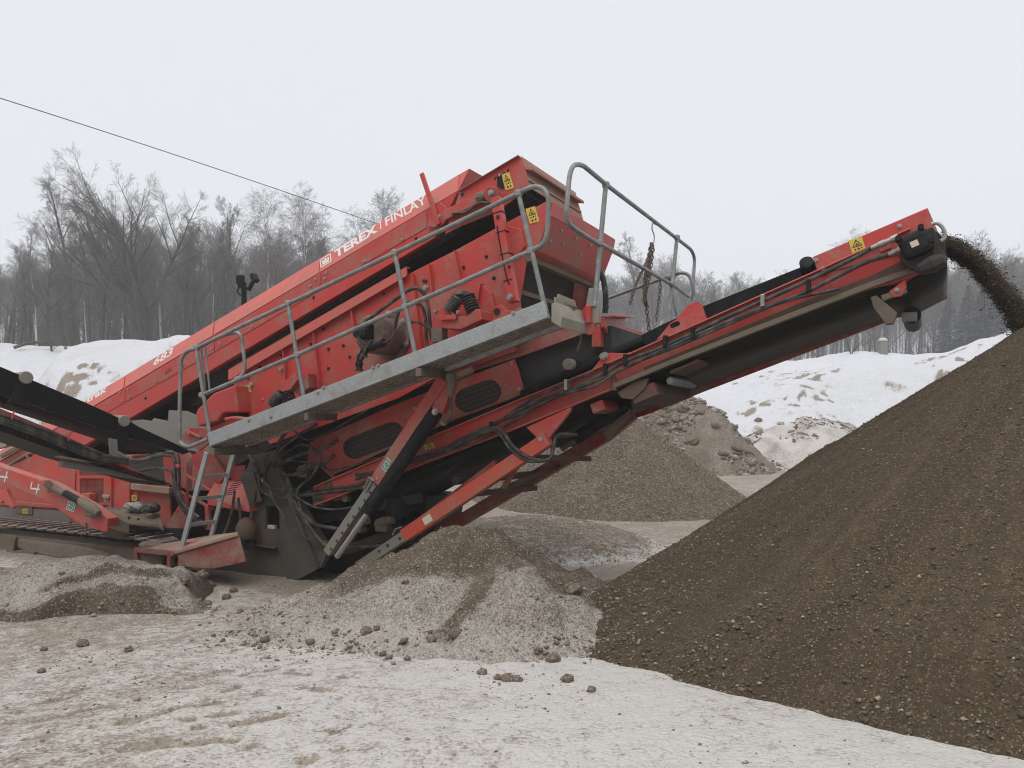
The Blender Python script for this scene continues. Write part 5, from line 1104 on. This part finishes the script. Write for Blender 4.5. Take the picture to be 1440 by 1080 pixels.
# ---------------- side conveyor coming out to the left, with its arm
SS_ = sof(onL(262, 634, .35))
def sp(px, py, ds=0.): return onS(px, py, SS_ + ds)
CWs = -.62
sc_ = mk('side_conveyor', MB().prism([sp(-60, 565), sp(0, 574), sp(70, 603), sp(150, 640), sp(202, 666), sp(206, 674), (sp(150, 655)), sp(60, 612), sp(0, 586), sp(-60, 576)], L * -.03), M['red_dark'], PLANT, .004)
mk('side_belt', MB().prism([sp(-60, 488), sp(0, 515.5), sp(120, 566), sp(262, 631), sp(266, 636), sp(258, 639), sp(233, 629), sp(120, 592), sp(0, 553), sp(-60, 533)], L * -.02), M['skirt'], sc_, 0)
mk('side_belt', MB().prism([p - L * .58 for p in (sp(-60, 488), sp(0, 515.5), sp(262, 631), sp(258, 639), sp(0, 553), sp(-60, 533))], L * -.02), M['skirt'], sc_, 0)
mk('carry_belt', MB().prism([sp(-60, 533), sp(0, 556), sp(233, 636), sp(233, 633), sp(0, 553), sp(-60, 530)], L * CWs), M['belt'], sc_, 0)
mk('return_belt', MB().prism([sp(-60, 570), sp(0, 597), sp(110, 634), sp(241, 681), sp(232, 682), sp(110, 645), sp(0, 606), sp(-60, 582)], L * CWs), M['belt'], sc_, 0)
mk('side_frame', MB().prism([p - L * .60 for p in (sp(-60, 560), sp(0, 574), sp(202, 666), sp(150, 655), sp(0, 590), sp(-60, 576))], L * -.03), M['red_dark'], sc_, .004)
for a, b in ((37, 531), (175, 592)):
    c = sp(a, b, .03); mk('roller_cap', MB().lathe(c, L - T * .25, [(-.30, .068), (0, .068), (.01, .06)], 18), M['grey'], sc_, 0, True)
    mk('roller_bracket', MB().prism([sp(a - 26, b + 36, .01), sp(a - 10, b + 8, .01), sp(a + 6, b + 6, .01), sp(a + 4, b + 44, .01)], -L * .04), M['rubber'], sc_, .006)
mk('bracket', MB().prism([sp(153, 616, .05), sp(165, 618, .05), sp(167, 648, .05), sp(156, 648, .05)], -L * .02), M['grey'], sc_, .004)
for dy, r in ((0, .022), (5, .018), (9, .02), (12, .016)):
    mk('hydraulic_hose', MB().tube(crom([sp(-60, 562 + dy, .05), sp(10, 586 + dy, .05), sp(70, 608 + dy, .06), sp(120, 629 + dy, .06), sp(152, 642 + dy * .6, .07), sp(180, 646 + dy * .5, .1)], 5), r, 8), M['hose'], sc_, 0, True)
for a, b in ((20, 578), (100, 608)): mk('hose_hook', MB().beam(sp(a, b, .08), sp(a - 4, b + 12, .09), .012, .012), M['red'], sc_)
mk('support_bar', MB().beam(sp(85, 652, -.1), sp(205, 672, -.1), .07, .08, L), M['grey'], sc_, .01)
mk('support_bar', MB().beam(sp(80, 642, -.05), sp(160, 655, -.05), .02, .10, L), M['dirtyred'], sc_, .004)
mk('lower_tube', MB().beam(sp(0, 566, -.3), sp(70, 572, -.3), .05, .05, L), M['red_dark'], sc_)
# lifting arm marked with a painted 4
LA = .10
arm = mk('lift_arm', MB().prism(poly([(-60, 632), (0, 656), (36, 668), (70, 679), (128, 712), (152, 729), (150, 748), (120, 742), (60, 702), (0, 677), (-60, 655)], LA), T * .16), M['red_dusty'], PLANT, .01)
def stroke4(px, py, s_):
    m = MB()
    for a, b in (((px - .25 * s_, py - .5 * s_), (px - .40 * s_, py + .12 * s_)), ((px - .40 * s_, py + .12 * s_), (px + .45 * s_, py + .22 * s_)), ((px + .40 * s_, py - .30 * s_), (px + .12 * s_, py + .62 * s_))):
        m.beam(onL(*a, LA - .003), onL(*b, LA - .003), .022, .004)
    return mk('painted_mark', m, M['white'], arm)
stroke4(49, 685, 15); stroke4(4, 668, 16)
green_label([(97, 704), (108, 707.5), (104, 720), (93, 716)], LA - .003, arm)
mk('arm_ram', MB().cyl(onL(68, 682, .02), onL(96, 697, .02), .045, 14), M['steel_mud'], arm, 0, True); mk('arm_ram', MB().cyl(onL(92, 694, .02), onL(118, 708, .02), .05, 14), M['rubber'], arm, 0, True)
mk('arm_ram', MB().lathe(onL(112, 703, .02), onL(150, 730, .02) - onL(112, 703, .02), [(0, .04), (.05, .06), (.2, .075), (.36, .065), (.44, .04)], 12), M['mud'], arm, 0, True)
mk('mud_clump', MB().lathe(onL(128, 722, .04), L, [(-.12, 0), (-.06, .05), (.05, .06), (.12, .035), (.18, 0)], 9), M['mud'], arm)
mk('ram_pin', MB().cyl(onL(67.5, 681, -.05), onL(67.5, 681, .14), .055, 14), M['steel_mud'], arm, .004)
plate('arm_lug', [(52, 676), (70, 674), (78, 684), (66, 692)], LA - .02, .05, 'red', arm)
plate('arm_gusset', [(0, 690), (8, 688), (19, 712), (17, 716), (4, 704), (0, 708)], LA + .02, .06, 'red', arm)
bar('arm_foot', (148, 740, LA + .05), (176, 748, .4), .20, .16, 'steel_mud', arm)
rod('arm_chain', [(121, 735, LA - .02), (121, 752, LA - .02)], .012, 'steel_mud', arm)
# ---------------- flood light mast behind the cover
LM = 2.75
fm = rod('light_mast', [(343, 470, LM), (343, 397, LM)], .045, 'rubber', PLANT)
bar('mast_arm', (336, 402, LM), (352, 407, LM), .05, .05, 'rubber', fm); bar('mast_arm', (350, 407, LM), (356, 396, LM), .05, .05, 'rubber', fm); bar('mast_arm', (340, 404, LM), (335, 396, LM), .06, .05, 'rubber', fm)
mk('work_light', MB().box(onL(338, 393, LM), .12, .10, .14), M['rubber'], fm, .02); mk('work_light', MB().box(onL(358, 391, LM), .08, .12, .15, (L + Z * .6).normalized(), T, (Z - L * .6).normalized()), M['rubber'], fm, .02)
rod('mast_cable', [(336, 404, LM), (334, 410, LM), (338, 415, LM), (343, 413, LM)], .012, 'rubber', fm, 4)
# ---------------- chain hanging on the end rail
def links(mb, P, ln=.062, r=.0065):
    P = [Vector(p) for p in P]; seg = []; 
    tot = sum((b - a).length for a, b in zip(P[:-1], P[1:])); n = max(2, int(tot / (ln * .78)))
    def at(s_):
        for a, b in zip(P[:-1], P[1:]):
            l = (b - a).length
            if s_ <= l: return a.lerp(b, s_ / l), (b - a).normalized()
            s_ -= l
        return P[-1], (P[-1] - P[-2]).normalized()
    for i in range(n):
        c, d = at(tot * (i + .5) / n); u_ = d.cross(T).normalized() if i % 2 else T.copy(); u_ = (u_ - d * u_.dot(d)).normalized()
        mb.tube([c + d * (ln / 2) * math.cos(a) + u_ * (ln * .30) * math.sin(a) for a in np.linspace(0, 2 * math.pi, 11)], r, 5)
cm = MB(); e = lambda a, b, o=0: eR(a, b) - T * o
links(cm, crom([e(917, 342), e(911, 372), e(906, 400), e(908, 425), e(911, 448), e(913, 470)], 4))
chain = mk('chain', cm, M['steel_mud']); setp(chain, 'rusty chain looped up and hanging from the rear handrail', 'chain')
def strand(P):
    m = MB(); links(m, P); mk('strand', m, M['steel_mud'], chain)
strand(crom([e(916, 343, .03), e(914, 365, .03), e(911, 385, .03), e(909, 405, .03), e(906, 425, .03)], 4)); strand(crom([e(919, 343, .05), e(918, 360, .05), e(913, 385, .05), e(908, 400, .05), e(910, 430, .05)], 4))
strand(crom([e(917, 344, .01), e(909, 370, .01), e(900, 388, .01), e(893, 405, .01), e(886, 428, .01)], 4)); strand(crom([e(929, 396), e(927, 418), e(924, 440), e(923, 452)], 4))
strand(crom([e(918, 344, -.03), e(912, 390, -.03), e(906, 418, -.03), e(909, 432, -.03)], 4))
mk('hook', MB().tube(crom([eR(922, 316), eR(918, 314), eR(917, 322), eR(920, 332), eR(919, 342), eR(915, 341)], 4), .007, 6), M['tube'], chain, 0, True)
# ---------------- rubbish lying in the tray
def crumple(name, c, rx, ry, rz, mat, label, cat, seed):
    bm = bmesh.new(); bmesh.ops.create_icosphere(bm, subdivisions=4, radius=1)
    for v in bm.verts:
        k = 1 + .9 * float(fbm(np.array(v.co.x * 1.7 + seed), np.array(v.co.y * 1.7 + v.co.z * 1.3), 4, seed)); v.co = L * v.co.x * rx * k + T * v.co.y * ry * k + Z * v.co.z * rz * k
    me = bpy.data.meshes.new(name); bm.to_mesh(me); bm.free(); me.materials.append(M[mat]); o = bpy.data.objects.new(name, me); COL.objects.link(o); o.location = c; return setp(o, label, cat)
crumple('plastic_bag', onL(189, 713, .66), .15, .10, .07, 'bag', 'crumpled clear plastic bag lying on the muddy belly tray', 'bag', 3)
crumple('rag', onL(212, 714, .62), .13, .10, .07, 'hose', 'dark dirty rag bundled on the belly tray beside the bag', 'rag', 5)
# ---------------- gravel pouring off the belt
M['st_fall'] = stone_mat('wet_gravel', [(.06, .043, .028), (.085, .062, .04), (.05, .036, .024), (.11, .083, .055), (.15, .115, .078)])
n = 80000; tt = rng.random(n) ** .8 * .46; lat = rng.normal(0, .12, n).clip(-.36, .36); th_ = rng.beta(2, 2, n)
p0 = hc + T * (BW / 2) + nrm * (rd + .01) + up_ * .0
vx = 1.86 + .10 * rng.normal(size=n) * 1.0; vz = .20 + .05 * rng.normal(size=n)
thick = (th_ * .12 - .03) * (1 - .35 * tt / .5) + .02 * fbm(tt * 22, lat * 6, 3, 3) * 3
nx, nz = L, Z
s_ = vx * tt; h_ = vz * tt - 4.9 * tt * tt
stray = rng.random(n) < .05; thick = np.where(stray, thick + rng.normal(0, .10, n) * (.3 + tt), thick)
dirx = vx; dirz = vz - 9.8 * tt; ln_ = np.hypot(dirx, dirz); ox, oz = -dirz / ln_, dirx / ln_
S_ = s_ + ox * thick; H_ = h_ + oz * thick
P = np.array(p0)[None] + S_[:, None] * np.array(L)[None] + lat[:, None] * np.array(T)[None] + H_[:, None] * np.array(Z)[None]
keep = P[:, 2] > f_pile(P[:, 0], P[:, 1]) - .05
P = P[keep]; sz = np.clip(rng.lognormal(math.log(.0048), .5, len(P)), .002, .016)
st_ = stones('falling_gravel', P, None, sz, M['st_fall'], 'stuff'); setp(st_, 'stream of dark gravel arching off the end of the conveyor belt', 'gravel')
# material riding on the belt
n = 9000; q = rng.random(n); la = rng.normal(0, .16, n).clip(-.36, .36); base = [hc + nrm * (rd + .012), onL(992, 468, LN + .07) + nrm * .05]
P = np.array([tuple(base[0].lerp(base[1], a) + T * (BW / 2 + b) + nrm * (.10 * math.exp(-(b / .2) ** 2) * c)) for a, b, c in zip(q, la, rng.random(n))])
setp(stones('carried_gravel', P, None, np.clip(rng.lognormal(math.log(.011), .4, n), .004, .025), M['st_pile'], 'stuff'), 'dark gravel riding up on the conveyor belt', 'gravel')
# ---------------- overhead cable
a, b = onD(-700, -110, 13), onD(560, 334, 62)
P = [a.lerp(b, i / 40) - Z * (.9 * math.sin(math.pi * i / 40) * 0) for i in range(41)]
def wire_pt(f):
    px_ = -700 + 1300 * f; return px_
P = []
for i in range(41):
    px_ = -500 + 1140 * i / 40; py_ = 138 + .333 * px_ + .0000335 * px_ * (px_ - 520); P.append(onD(px_, py_, 20 * (1 + 1.5 * ((px_ + 500) / 1140)) if True else 0))
w = mk('overhead_cable', MB().tube(P, .022, 6), M['rubber'], None, 0, True, origin=P[0]); setp(w, 'thin black cable slanting across the white sky at upper left', 'cable')
# ---------------- trees
def twig_mat(name, c1, c2, sc=3):
    t = NT(name); return t.fin(t.mix(t.ramp(t.noise(sc, 4), .35, .65), c1, c2), .9)
M['bark'] = twig_mat('grey_bark', (.038, .032, .027), (.085, .074, .064)); M['twig'] = twig_mat('fine_twigs', (.086, .069, .057), (.145, .125, .11), 1)
t = NT('birch_bark'); c = t.mix(t.ramp(t.noise(2.2, 5, .7, t.mapv((1, 1, 3))), .52, .60), (.60, .58, .55), (.10, .085, .075)); M['birch'] = t.fin(c, .8)
M['birch_twig'] = twig_mat('birch_twigs', (.16, .14, .135), (.24, .22, .215), 1)
t = NT('spruce_needles'); M['needle'] = t.fin(t.mix(t.noise(1.5, 4), (.028, .042, .030), (.06, .075, .06)), .9)
def grow_tree(seed, style):
    R = random.Random(seed); trunk, crown = MB(), MB()
    cfg = {'forest': dict(n=[13, 8, 7, 6], ln=[1, .40, .48, .58, .62], ang=(30, 55), first=.30, r=.016, wob=.05, upw=.22, splay=1.0),
           'tall': dict(n=[14, 7, 7, 5], ln=[1, .27, .5, .58, .62], ang=(25, 48), first=.42, r=.014, wob=.04, upw=.25, splay=1.0),
           'oak': dict(n=[7, 7, 7, 6], ln=[.66, .36, .5, .56, .6], ang=(28, 55), first=.34, r=.024, wob=.055, upw=.16, splay=1.05),
           'birch': dict(n=[24, 7, 6, 4], ln=[1, .21, .55, .6, .65], ang=(28, 50), first=.34, r=.008, wob=.03, upw=.10, splay=1.0),
           'bush': dict(n=[9, 5, 5, 3], ln=[.55, .7, .5, .5, .5], ang=(18, 45), first=.05, r=.014, wob=.08, upw=.1, splay=1.2)}[style]
    def branch(p, d, ln, r, lv):
        ns = (7, 5, 3, 2, 1)[lv]; P = [p]; dd = d.copy(); rs = [r]
        for i in range(ns):
            w_ = cfg['wob'] * (1 + lv * .30); dd = (dd + Vector((R.gauss(0, w_), R.gauss(0, w_), R.gauss(0, w_) + (cfg['upw'] * .25 if lv else .02)))).normalized()
            if style == 'birch' and lv >= 2: dd = (dd - Z * .16).normalized()
            P.append(P[-1] + dd * ln / ns); rs.append(max(r * (1 - (i + 1) / ns * (.78 if lv else .80)), .0004))
        (trunk if lv <= (0 if style == 'birch' else 1) else crown).tube(P, rs, (7, 5, 3, 3, 3)[lv], cap=False)
        if lv == 4: return
        n_ = cfg['n'][lv]
        n_ = max(2, int(n_ * R.uniform(.8, 1.25)))
        for k in range(n_):
            f = cfg['first'] + (1 - cfg['first']) * (k + R.random()) / n_ if lv == 0 else .14 + .84 * (k + R.random()) / n_
            f = min(f, .99); i = int(f * ns); q = P[i].lerp(P[i + 1], f * ns - i); ax = (P[i + 1] - P[i]).normalized()
            a = math.radians(R.uniform(*cfg['ang'])) * (cfg['splay'] if lv else cfg['splay'] * (1.25 - .5 * f)); ph = R.uniform(0, 6.283)
            u_ = ax.orthogonal().normalized(); w_ = ax.cross(u_); nd = (ax * math.cos(a) + (u_ * math.cos(ph) + w_ * math.sin(ph)) * math.sin(a)).normalized()
            if lv == 0: nd = (nd + Z * cfg['upw']).normalized()
            shape = (1.15 - .75 * f) if style in ('forest', 'tall', 'birch') else (1.1 - .45 * f)
            if lv == 0 and style in ('birch', 'tall'): shape = .55 + .9 * math.sin(math.pi * min(1, f * .95))
            l2 = ln * cfg['ln'][lv + 1] / (cfg['ln'][lv] if lv == 0 else 1) * (shape if lv == 0 else (1.1 - .5 * f)) * R.uniform(.75, 1.2)
            branch(q, nd, l2, max(rs[i] * (R.uniform(.5, .68) if style == 'oak' and lv < 2 else R.uniform(.40, .58)), .0005), lv + 1)
    if style == 'oak':
        trunk.tube([(0, 0, 0), (.004, 0, .13), (0, .004, .27)], [.024, .020, .0185], 8, False); ph = R.uniform(0, 6.28)
        for k in range(4):
            sp_ = .14 if k == 0 else R.uniform(.38, .75); a_ = ph + k * 1.26 + R.gauss(0, .2); branch(Vector((0, 0, .26 - .03 * k)), Vector((sp_ * math.cos(a_), sp_ * math.sin(a_), 1)).normalized(), R.uniform(.60, .74) if k else .74, .0165, 0)
    elif style == 'bush':
        for k in range(6): branch(Vector((0, 0, 0)), Vector((R.gauss(0, .45), R.gauss(0, .45), 1)).normalized(), R.uniform(.5, .8), .010, 1)
    else: branch(Vector((0, 0, 0)), Vector((R.gauss(0, .03), R.gauss(0, .03), 1)).normalized(), .97, cfg['r'], 0)
    zm = max(p.z for p in trunk.v + crown.v)
    for mb_ in (trunk, crown): mb_.v = [p / zm for p in mb_.v]
    return trunk, crown
def raw_mesh(name, mb, mat, smooth=True):
    me = bpy.data.meshes.new(name); me.from_pydata([tuple(p) for p in mb.v], [], mb.f); me.polygons.foreach_set('use_smooth', [smooth] * len(me.polygons)); me.materials.append(M[mat]); me.update(); return me
def spruce(seed):
    R = random.Random(seed); tr = MB().tube([(0, 0, 0), (0, 0, 1)], [.014, .002], 6, False); cr = MB()
    for k in range(900):
        z = .08 + .92 * R.random() ** .9; rr_ = .19 * (1 - z) ** .8 * R.uniform(.35, 1.1) + .006; a = R.uniform(0, 6.283); dr_ = Vector((math.cos(a), math.sin(a), 0)); side_ = Vector((-dr_.y, dr_.x, 0))
        p = Vector((0, 0, z)); tip = p + dr_ * rr_ + Z * (-.35 * rr_ + .01); w_ = .012 + .05 * rr_
        cr.add([p + dr_ * rr_ * .25, p + dr_ * rr_ * .7 + side_ * w_ - Z * .1 * rr_, tip, p + dr_ * rr_ * .7 - side_ * w_ - Z * .16 * rr_], [[0, 1, 2, 3]])
    return tr, cr
PROTO = {}
for nm, style, seeds in (('forest', 'forest', (1, 2, 3, 4)), ('tall', 'tall', (11, 12, 13)), ('oak', 'oak', (23, 26)), ('birch', 'birch', (31, 32, 33)), ('bush', 'bush', (41, 42, 43))):
    PROTO[nm] = []
    for sd in seeds:
        a, b = grow_tree(sd, style); PROTO[nm].append((raw_mesh('trunk', a, 'birch' if nm == 'birch' else 'bark'), raw_mesh('crown', b, 'birch_twig' if nm == 'birch' else 'twig', False)))
PROTO['spruce'] = [(lambda ab: (raw_mesh('trunk', ab[0], 'bark'), raw_mesh('crown', ab[1], 'needle', False)))(spruce(s_)) for s_ in (51, 52)]
NAMES = {'forest': 'bare_tree', 'tall': 'bare_tree', 'oak': 'spreading_tree', 'birch': 'birch_tree', 'bush': 'bush', 'spruce': 'spruce_tree'}
def plant_tree(kind, i, px, d, hgt, label, group=None, rot=0, lean=(0, 0), wid=1.0, sink=.15):
    x, y = (px - 720) / F * d, d; tm, cmesh = PROTO[kind][i % len(PROTO[kind])]
    z = float(G0(x, y)) - sink
    e_ = empty(NAMES[kind], (x, y, z), label, 'bush' if kind == 'bush' else 'tree', group); e_.rotation_euler = (lean[1], lean[0], rot); e_.scale = (hgt * wid, hgt * wid, hgt)
    for n_, m_ in (('trunk', tm), ('crown', cmesh)):
        o = bpy.data.objects.new(n_, m_); COL.objects.link(o); o.parent = e_
    return e_
def hgt_for(px, d, topy): x = (px - 720) / F * d; return max(1.0, (600 - topy) / F * d + 1.8 - float(G0(x, d)))
HERO = [('oak', 0, 197, 58, 226, 'wide bare oak with the left half of the tallest crown at the upper left', 1.2, (-.12, 0), 1.05), ('oak', 1, 213, 60, 198, 'tallest bare oak with its crown leaning right under the cable', 3.9, (.12, 0), 1.0),
        ('birch', 0, 372, 64, 252, 'pale birch standing right of the big oaks above the red cover', 0, (.03, 0), 1.0), ('birch', 1, 436, 66, 248, 'slim frosted birch between the first birch and the red lettering', 1, (0, 0), 1.0),
        ('birch', 2, 524, 70, 256, 'thin pale birch rising just behind the white lettering', 2, (0, 0), .8), ('birch', 0, 500, 74, 290, 'short pale birch left of the thin birch behind the lettering', 3, (0, 0), .9),
        ('forest', 0, 40, 66, 306, 'round crowned bare tree at the far left edge of the wood', 0, (0, 0), .95), ('forest', 1, 100, 72, 250, 'tall bare tree directly left of the big oaks', 0, (0, 0), 1.0), ('forest', 3, 318, 68, 262, 'bare tree at the right flank of the big oaks', 0, (0, 0), 1.0),
        ('birch', 2, 1209, 64, 420, 'small white stemmed birch in the snow under the conveyor', 0, (.05, 0), 1.3), ('forest', 2, 905, 118, 312, 'bare tree with the highest crown behind the hanging chain', 0, (0, 0), 1.0),
        ('tall', 0, 1383, 108, 322, 'bare tree with the highest crown at the right edge behind the gravel stream', 0, (0, 0), 1.3), ('birch', 1, 1213, 140, 312, 'faint birch top peeping over the red side guard', 0, (0, 0), 1.3)]
for kind, i, px, d, ty, lab, rot, lean, wid in HERO: plant_tree(kind, i, px, d, hgt_for(px, d, ty), lab, None, rot, lean, wid)
SKL = ([-150, 0, 40, 75, 100, 150, 215, 265, 310, 340, 375, 400, 440, 465, 490, 525, 560, 640, 800], [350, 345, 326, 336, 312, 300, 290, 285, 290, 310, 300, 320, 310, 330, 322, 305, 315, 330, 340])
SKR = ([700, 800, 880, 920, 960, 1000, 1040, 1075, 1120, 1200, 1240, 1300, 1350, 1400, 1440, 1600], [360, 365, 368, 345, 362, 380, 380, 384, 372, 345, 350, 350, 336, 340, 340, 340])
R = random.Random(5)
for k in range(125):
    px = -170 + 820 * (k + R.random()) / 125; d = R.uniform(60, 92); ty = np.interp(px, *SKL) + abs(R.gauss(0, 30)) + (92 - d) * .3
    kind = R.choice(['forest', 'forest', 'tall', 'tall', 'birch'])
    birch = kind == 'birch'
    plant_tree(kind, R.randrange(4), px, d, hgt_for(px, d, ty), 'slender pale birch in the dark bare wood at the left' if birch else 'grey leafless tree in the dark bare wood at the left', 'birches in the left wood' if birch else 'trees of the left wood', R.uniform(0, 6.28), (R.gauss(0, .03), R.gauss(0, .03)), R.uniform(.85, 1.25))
for k in range(130):
    px = 770 + 800 * (k + R.random()) / 130; d = R.uniform(95, 175); ty = np.interp(px, *SKR) + abs(R.gauss(0, 22))
    kind = R.choice(['forest', 'tall', 'tall', 'tall', 'birch'])
    birch = kind == 'birch'
    plant_tree(kind, R.randrange(4), px, d, hgt_for(px, d, ty), 'slender pale birch in the misty bare wood at the right' if birch else 'misty leafless tree in the bare wood at the right', 'birches in the right wood' if birch else 'trees of the right wood', R.uniform(0, 6.28), (R.gauss(0, .03), R.gauss(0, .03)), R.uniform(.9, 1.35))
for i, (px, d, ty, lab) in enumerate(((1385, 92, 385, 'dim dark spruce right of the gravel stream'), (1362, 96, 400, 'dim dark spruce left of the gravel stream'), (1335, 100, 412, 'shorter dim spruce just right of the belt end'), (1405, 98, 392, 'dim spruce at the right edge above the gravel pile'))):
    plant_tree('spruce', i, px, d, hgt_for(px, d, ty), lab, None, i * 1.3, (0, 0), 1.5)
for i, (px, d, h_, lab) in enumerate(((72, 52, 2.6, 'small bare bush in the snow left of the brown brow'), (95, 52.5, 2.2, 'low bare bush beside the fallen trunk'), (1197, 60, 3.2, 'twiggy bush against the white stemmed birch'), (1222, 61, 2.4, 'low twiggy bush right of the white stemmed birch'), (1310, 64, 2.6, 'thin bush on the snow left of the gravel pile'), (1150, 66, 2.4, 'twiggy bush on the snow crest under the belt'), (240, 44, 1.2, 'small twigs sticking out of the snow bank'), (262, 44, 1.4, 'taller twigs on the crest of the snow bank'), (1290, 66, 2.2, 'thin bush standing beside the snow drift crest'))):
    plant_tree('bush', i, px, d, h_, lab, None, i, (0, 0), 1.0, .05)
# far wood behind, one dense mass
m = MB(); R = random.Random(9)
for k in range(1500):
    leftw = k < 850
    px = R.uniform(-260, 700) if leftw else R.uniform(740, 1700); d = R.uniform(94, 122) if leftw else R.uniform(180, 225); x = (px - 720) / F * d; zg = float(G0(x, d))
    ty = (np.interp(px, *SKL) + 45 if leftw else np.interp(px, *SKR) + 30) + abs(R.gauss(0, 22)); h_ = max(3, (600 - ty) / F * d + 1.8 - zg); b = Vector((x, d, zg - .3)); tip = b + Vector((R.gauss(0, .5), R.gauss(0, .5), h_))
    m.tube([b, b.lerp(tip, .5), tip], [.15, .10, .02], 4, False)
    for j in range(16):
        f = R.uniform(.12, .98); q = b.lerp(tip, f); ln = h_ * .22 * (1.15 - f) * R.uniform(.6, 1.3); a = R.uniform(0, 6.28); t_ = q + Vector((math.cos(a) * ln * .75, math.sin(a) * ln * .75, ln)); m.tube([q, t_], [.035, .012], 3, False)
        for jj in range(2): s2_ = q.lerp(t_, R.uniform(.3, .9)); m.tube([s2_, s2_ + Vector((R.gauss(0, .4) * ln, R.gauss(0, .4) * ln, ln * .5))], [.022, .010], 3, False)
wd_ = bpy.data.objects.new('far_wood', raw_mesh('far_wood', m, 'bark', False)); COL.objects.link(wd_); setp(wd_, 'dense bare wood fading out behind the nearer trees', 'wood', None, 'stuff')
# ---------------- small things in the snow
p = onD(1242, 492, 60); zg = float(G0(p.x, p.y))
cp = mk('concrete_post', MB().prism([Vector((p.x - .27, p.y - .2, zg - .2)), Vector((p.x + .27, p.y - .2, zg - .2)), Vector((p.x + .26, p.y - .2, zg + 1.0)), Vector((p.x - .26, p.y - .2, zg + 1.0))], Vector((0, .5, 0))), M['grey'], None, .03); setp(cp, 'short grey concrete post with a cap of snow at the wood edge', 'post')
mk('snow_cap', MB().lathe((p.x, p.y + .05, zg + .99), Z, [(0, .33), (.10, .33), (.2, .24), (.25, .1)], 14), M['snowpatch'], cp, 0, True)
a, b = onD(20, 500, 51), onD(74, 488, 53); a.z = float(G0(a.x, a.y)) + .25; b.z = float(G0(b.x, b.y)) + .5
fl = mk('fallen_trunk', MB().tube(crom([a, a.lerp(b, .4) + Z * .15, b], 4), [.11] * 4 + [.09] * 5, 7), M['bark'], None, 0, True); setp(fl, 'dark fallen trunk lying on the snow at the left', 'log')
# ---------------- winter haze
HZB = MB(); x0, x1, y0, y1, z0, z1 = -260, 260, -30, 285, -3, 42
hz = MB().prism([(x0, y0, z0), (x1, y0, z0), (x1, y0, z1), (x0, y0, z1)], Vector((0, y1 - y0, 0)))
mt = bpy.data.materials.new('haze'); mt.use_nodes = True; nt_ = mt.node_tree; nt_.nodes.clear(); pv = nt_.nodes.new('ShaderNodeVolumePrincipled'); ou = nt_.nodes.new('ShaderNodeOutputMaterial')
pv.inputs['Color'].default_value = (.93, .95, .97, 1); pv.inputs['Density'].default_value = .0018; pv.inputs['Anisotropy'].default_value = .2; nt_.links.new(pv.outputs[0], ou.inputs['Volume'])
M['haze'] = mt; ho = mk('haze', hz, mt); setp(ho, kind='stuff')
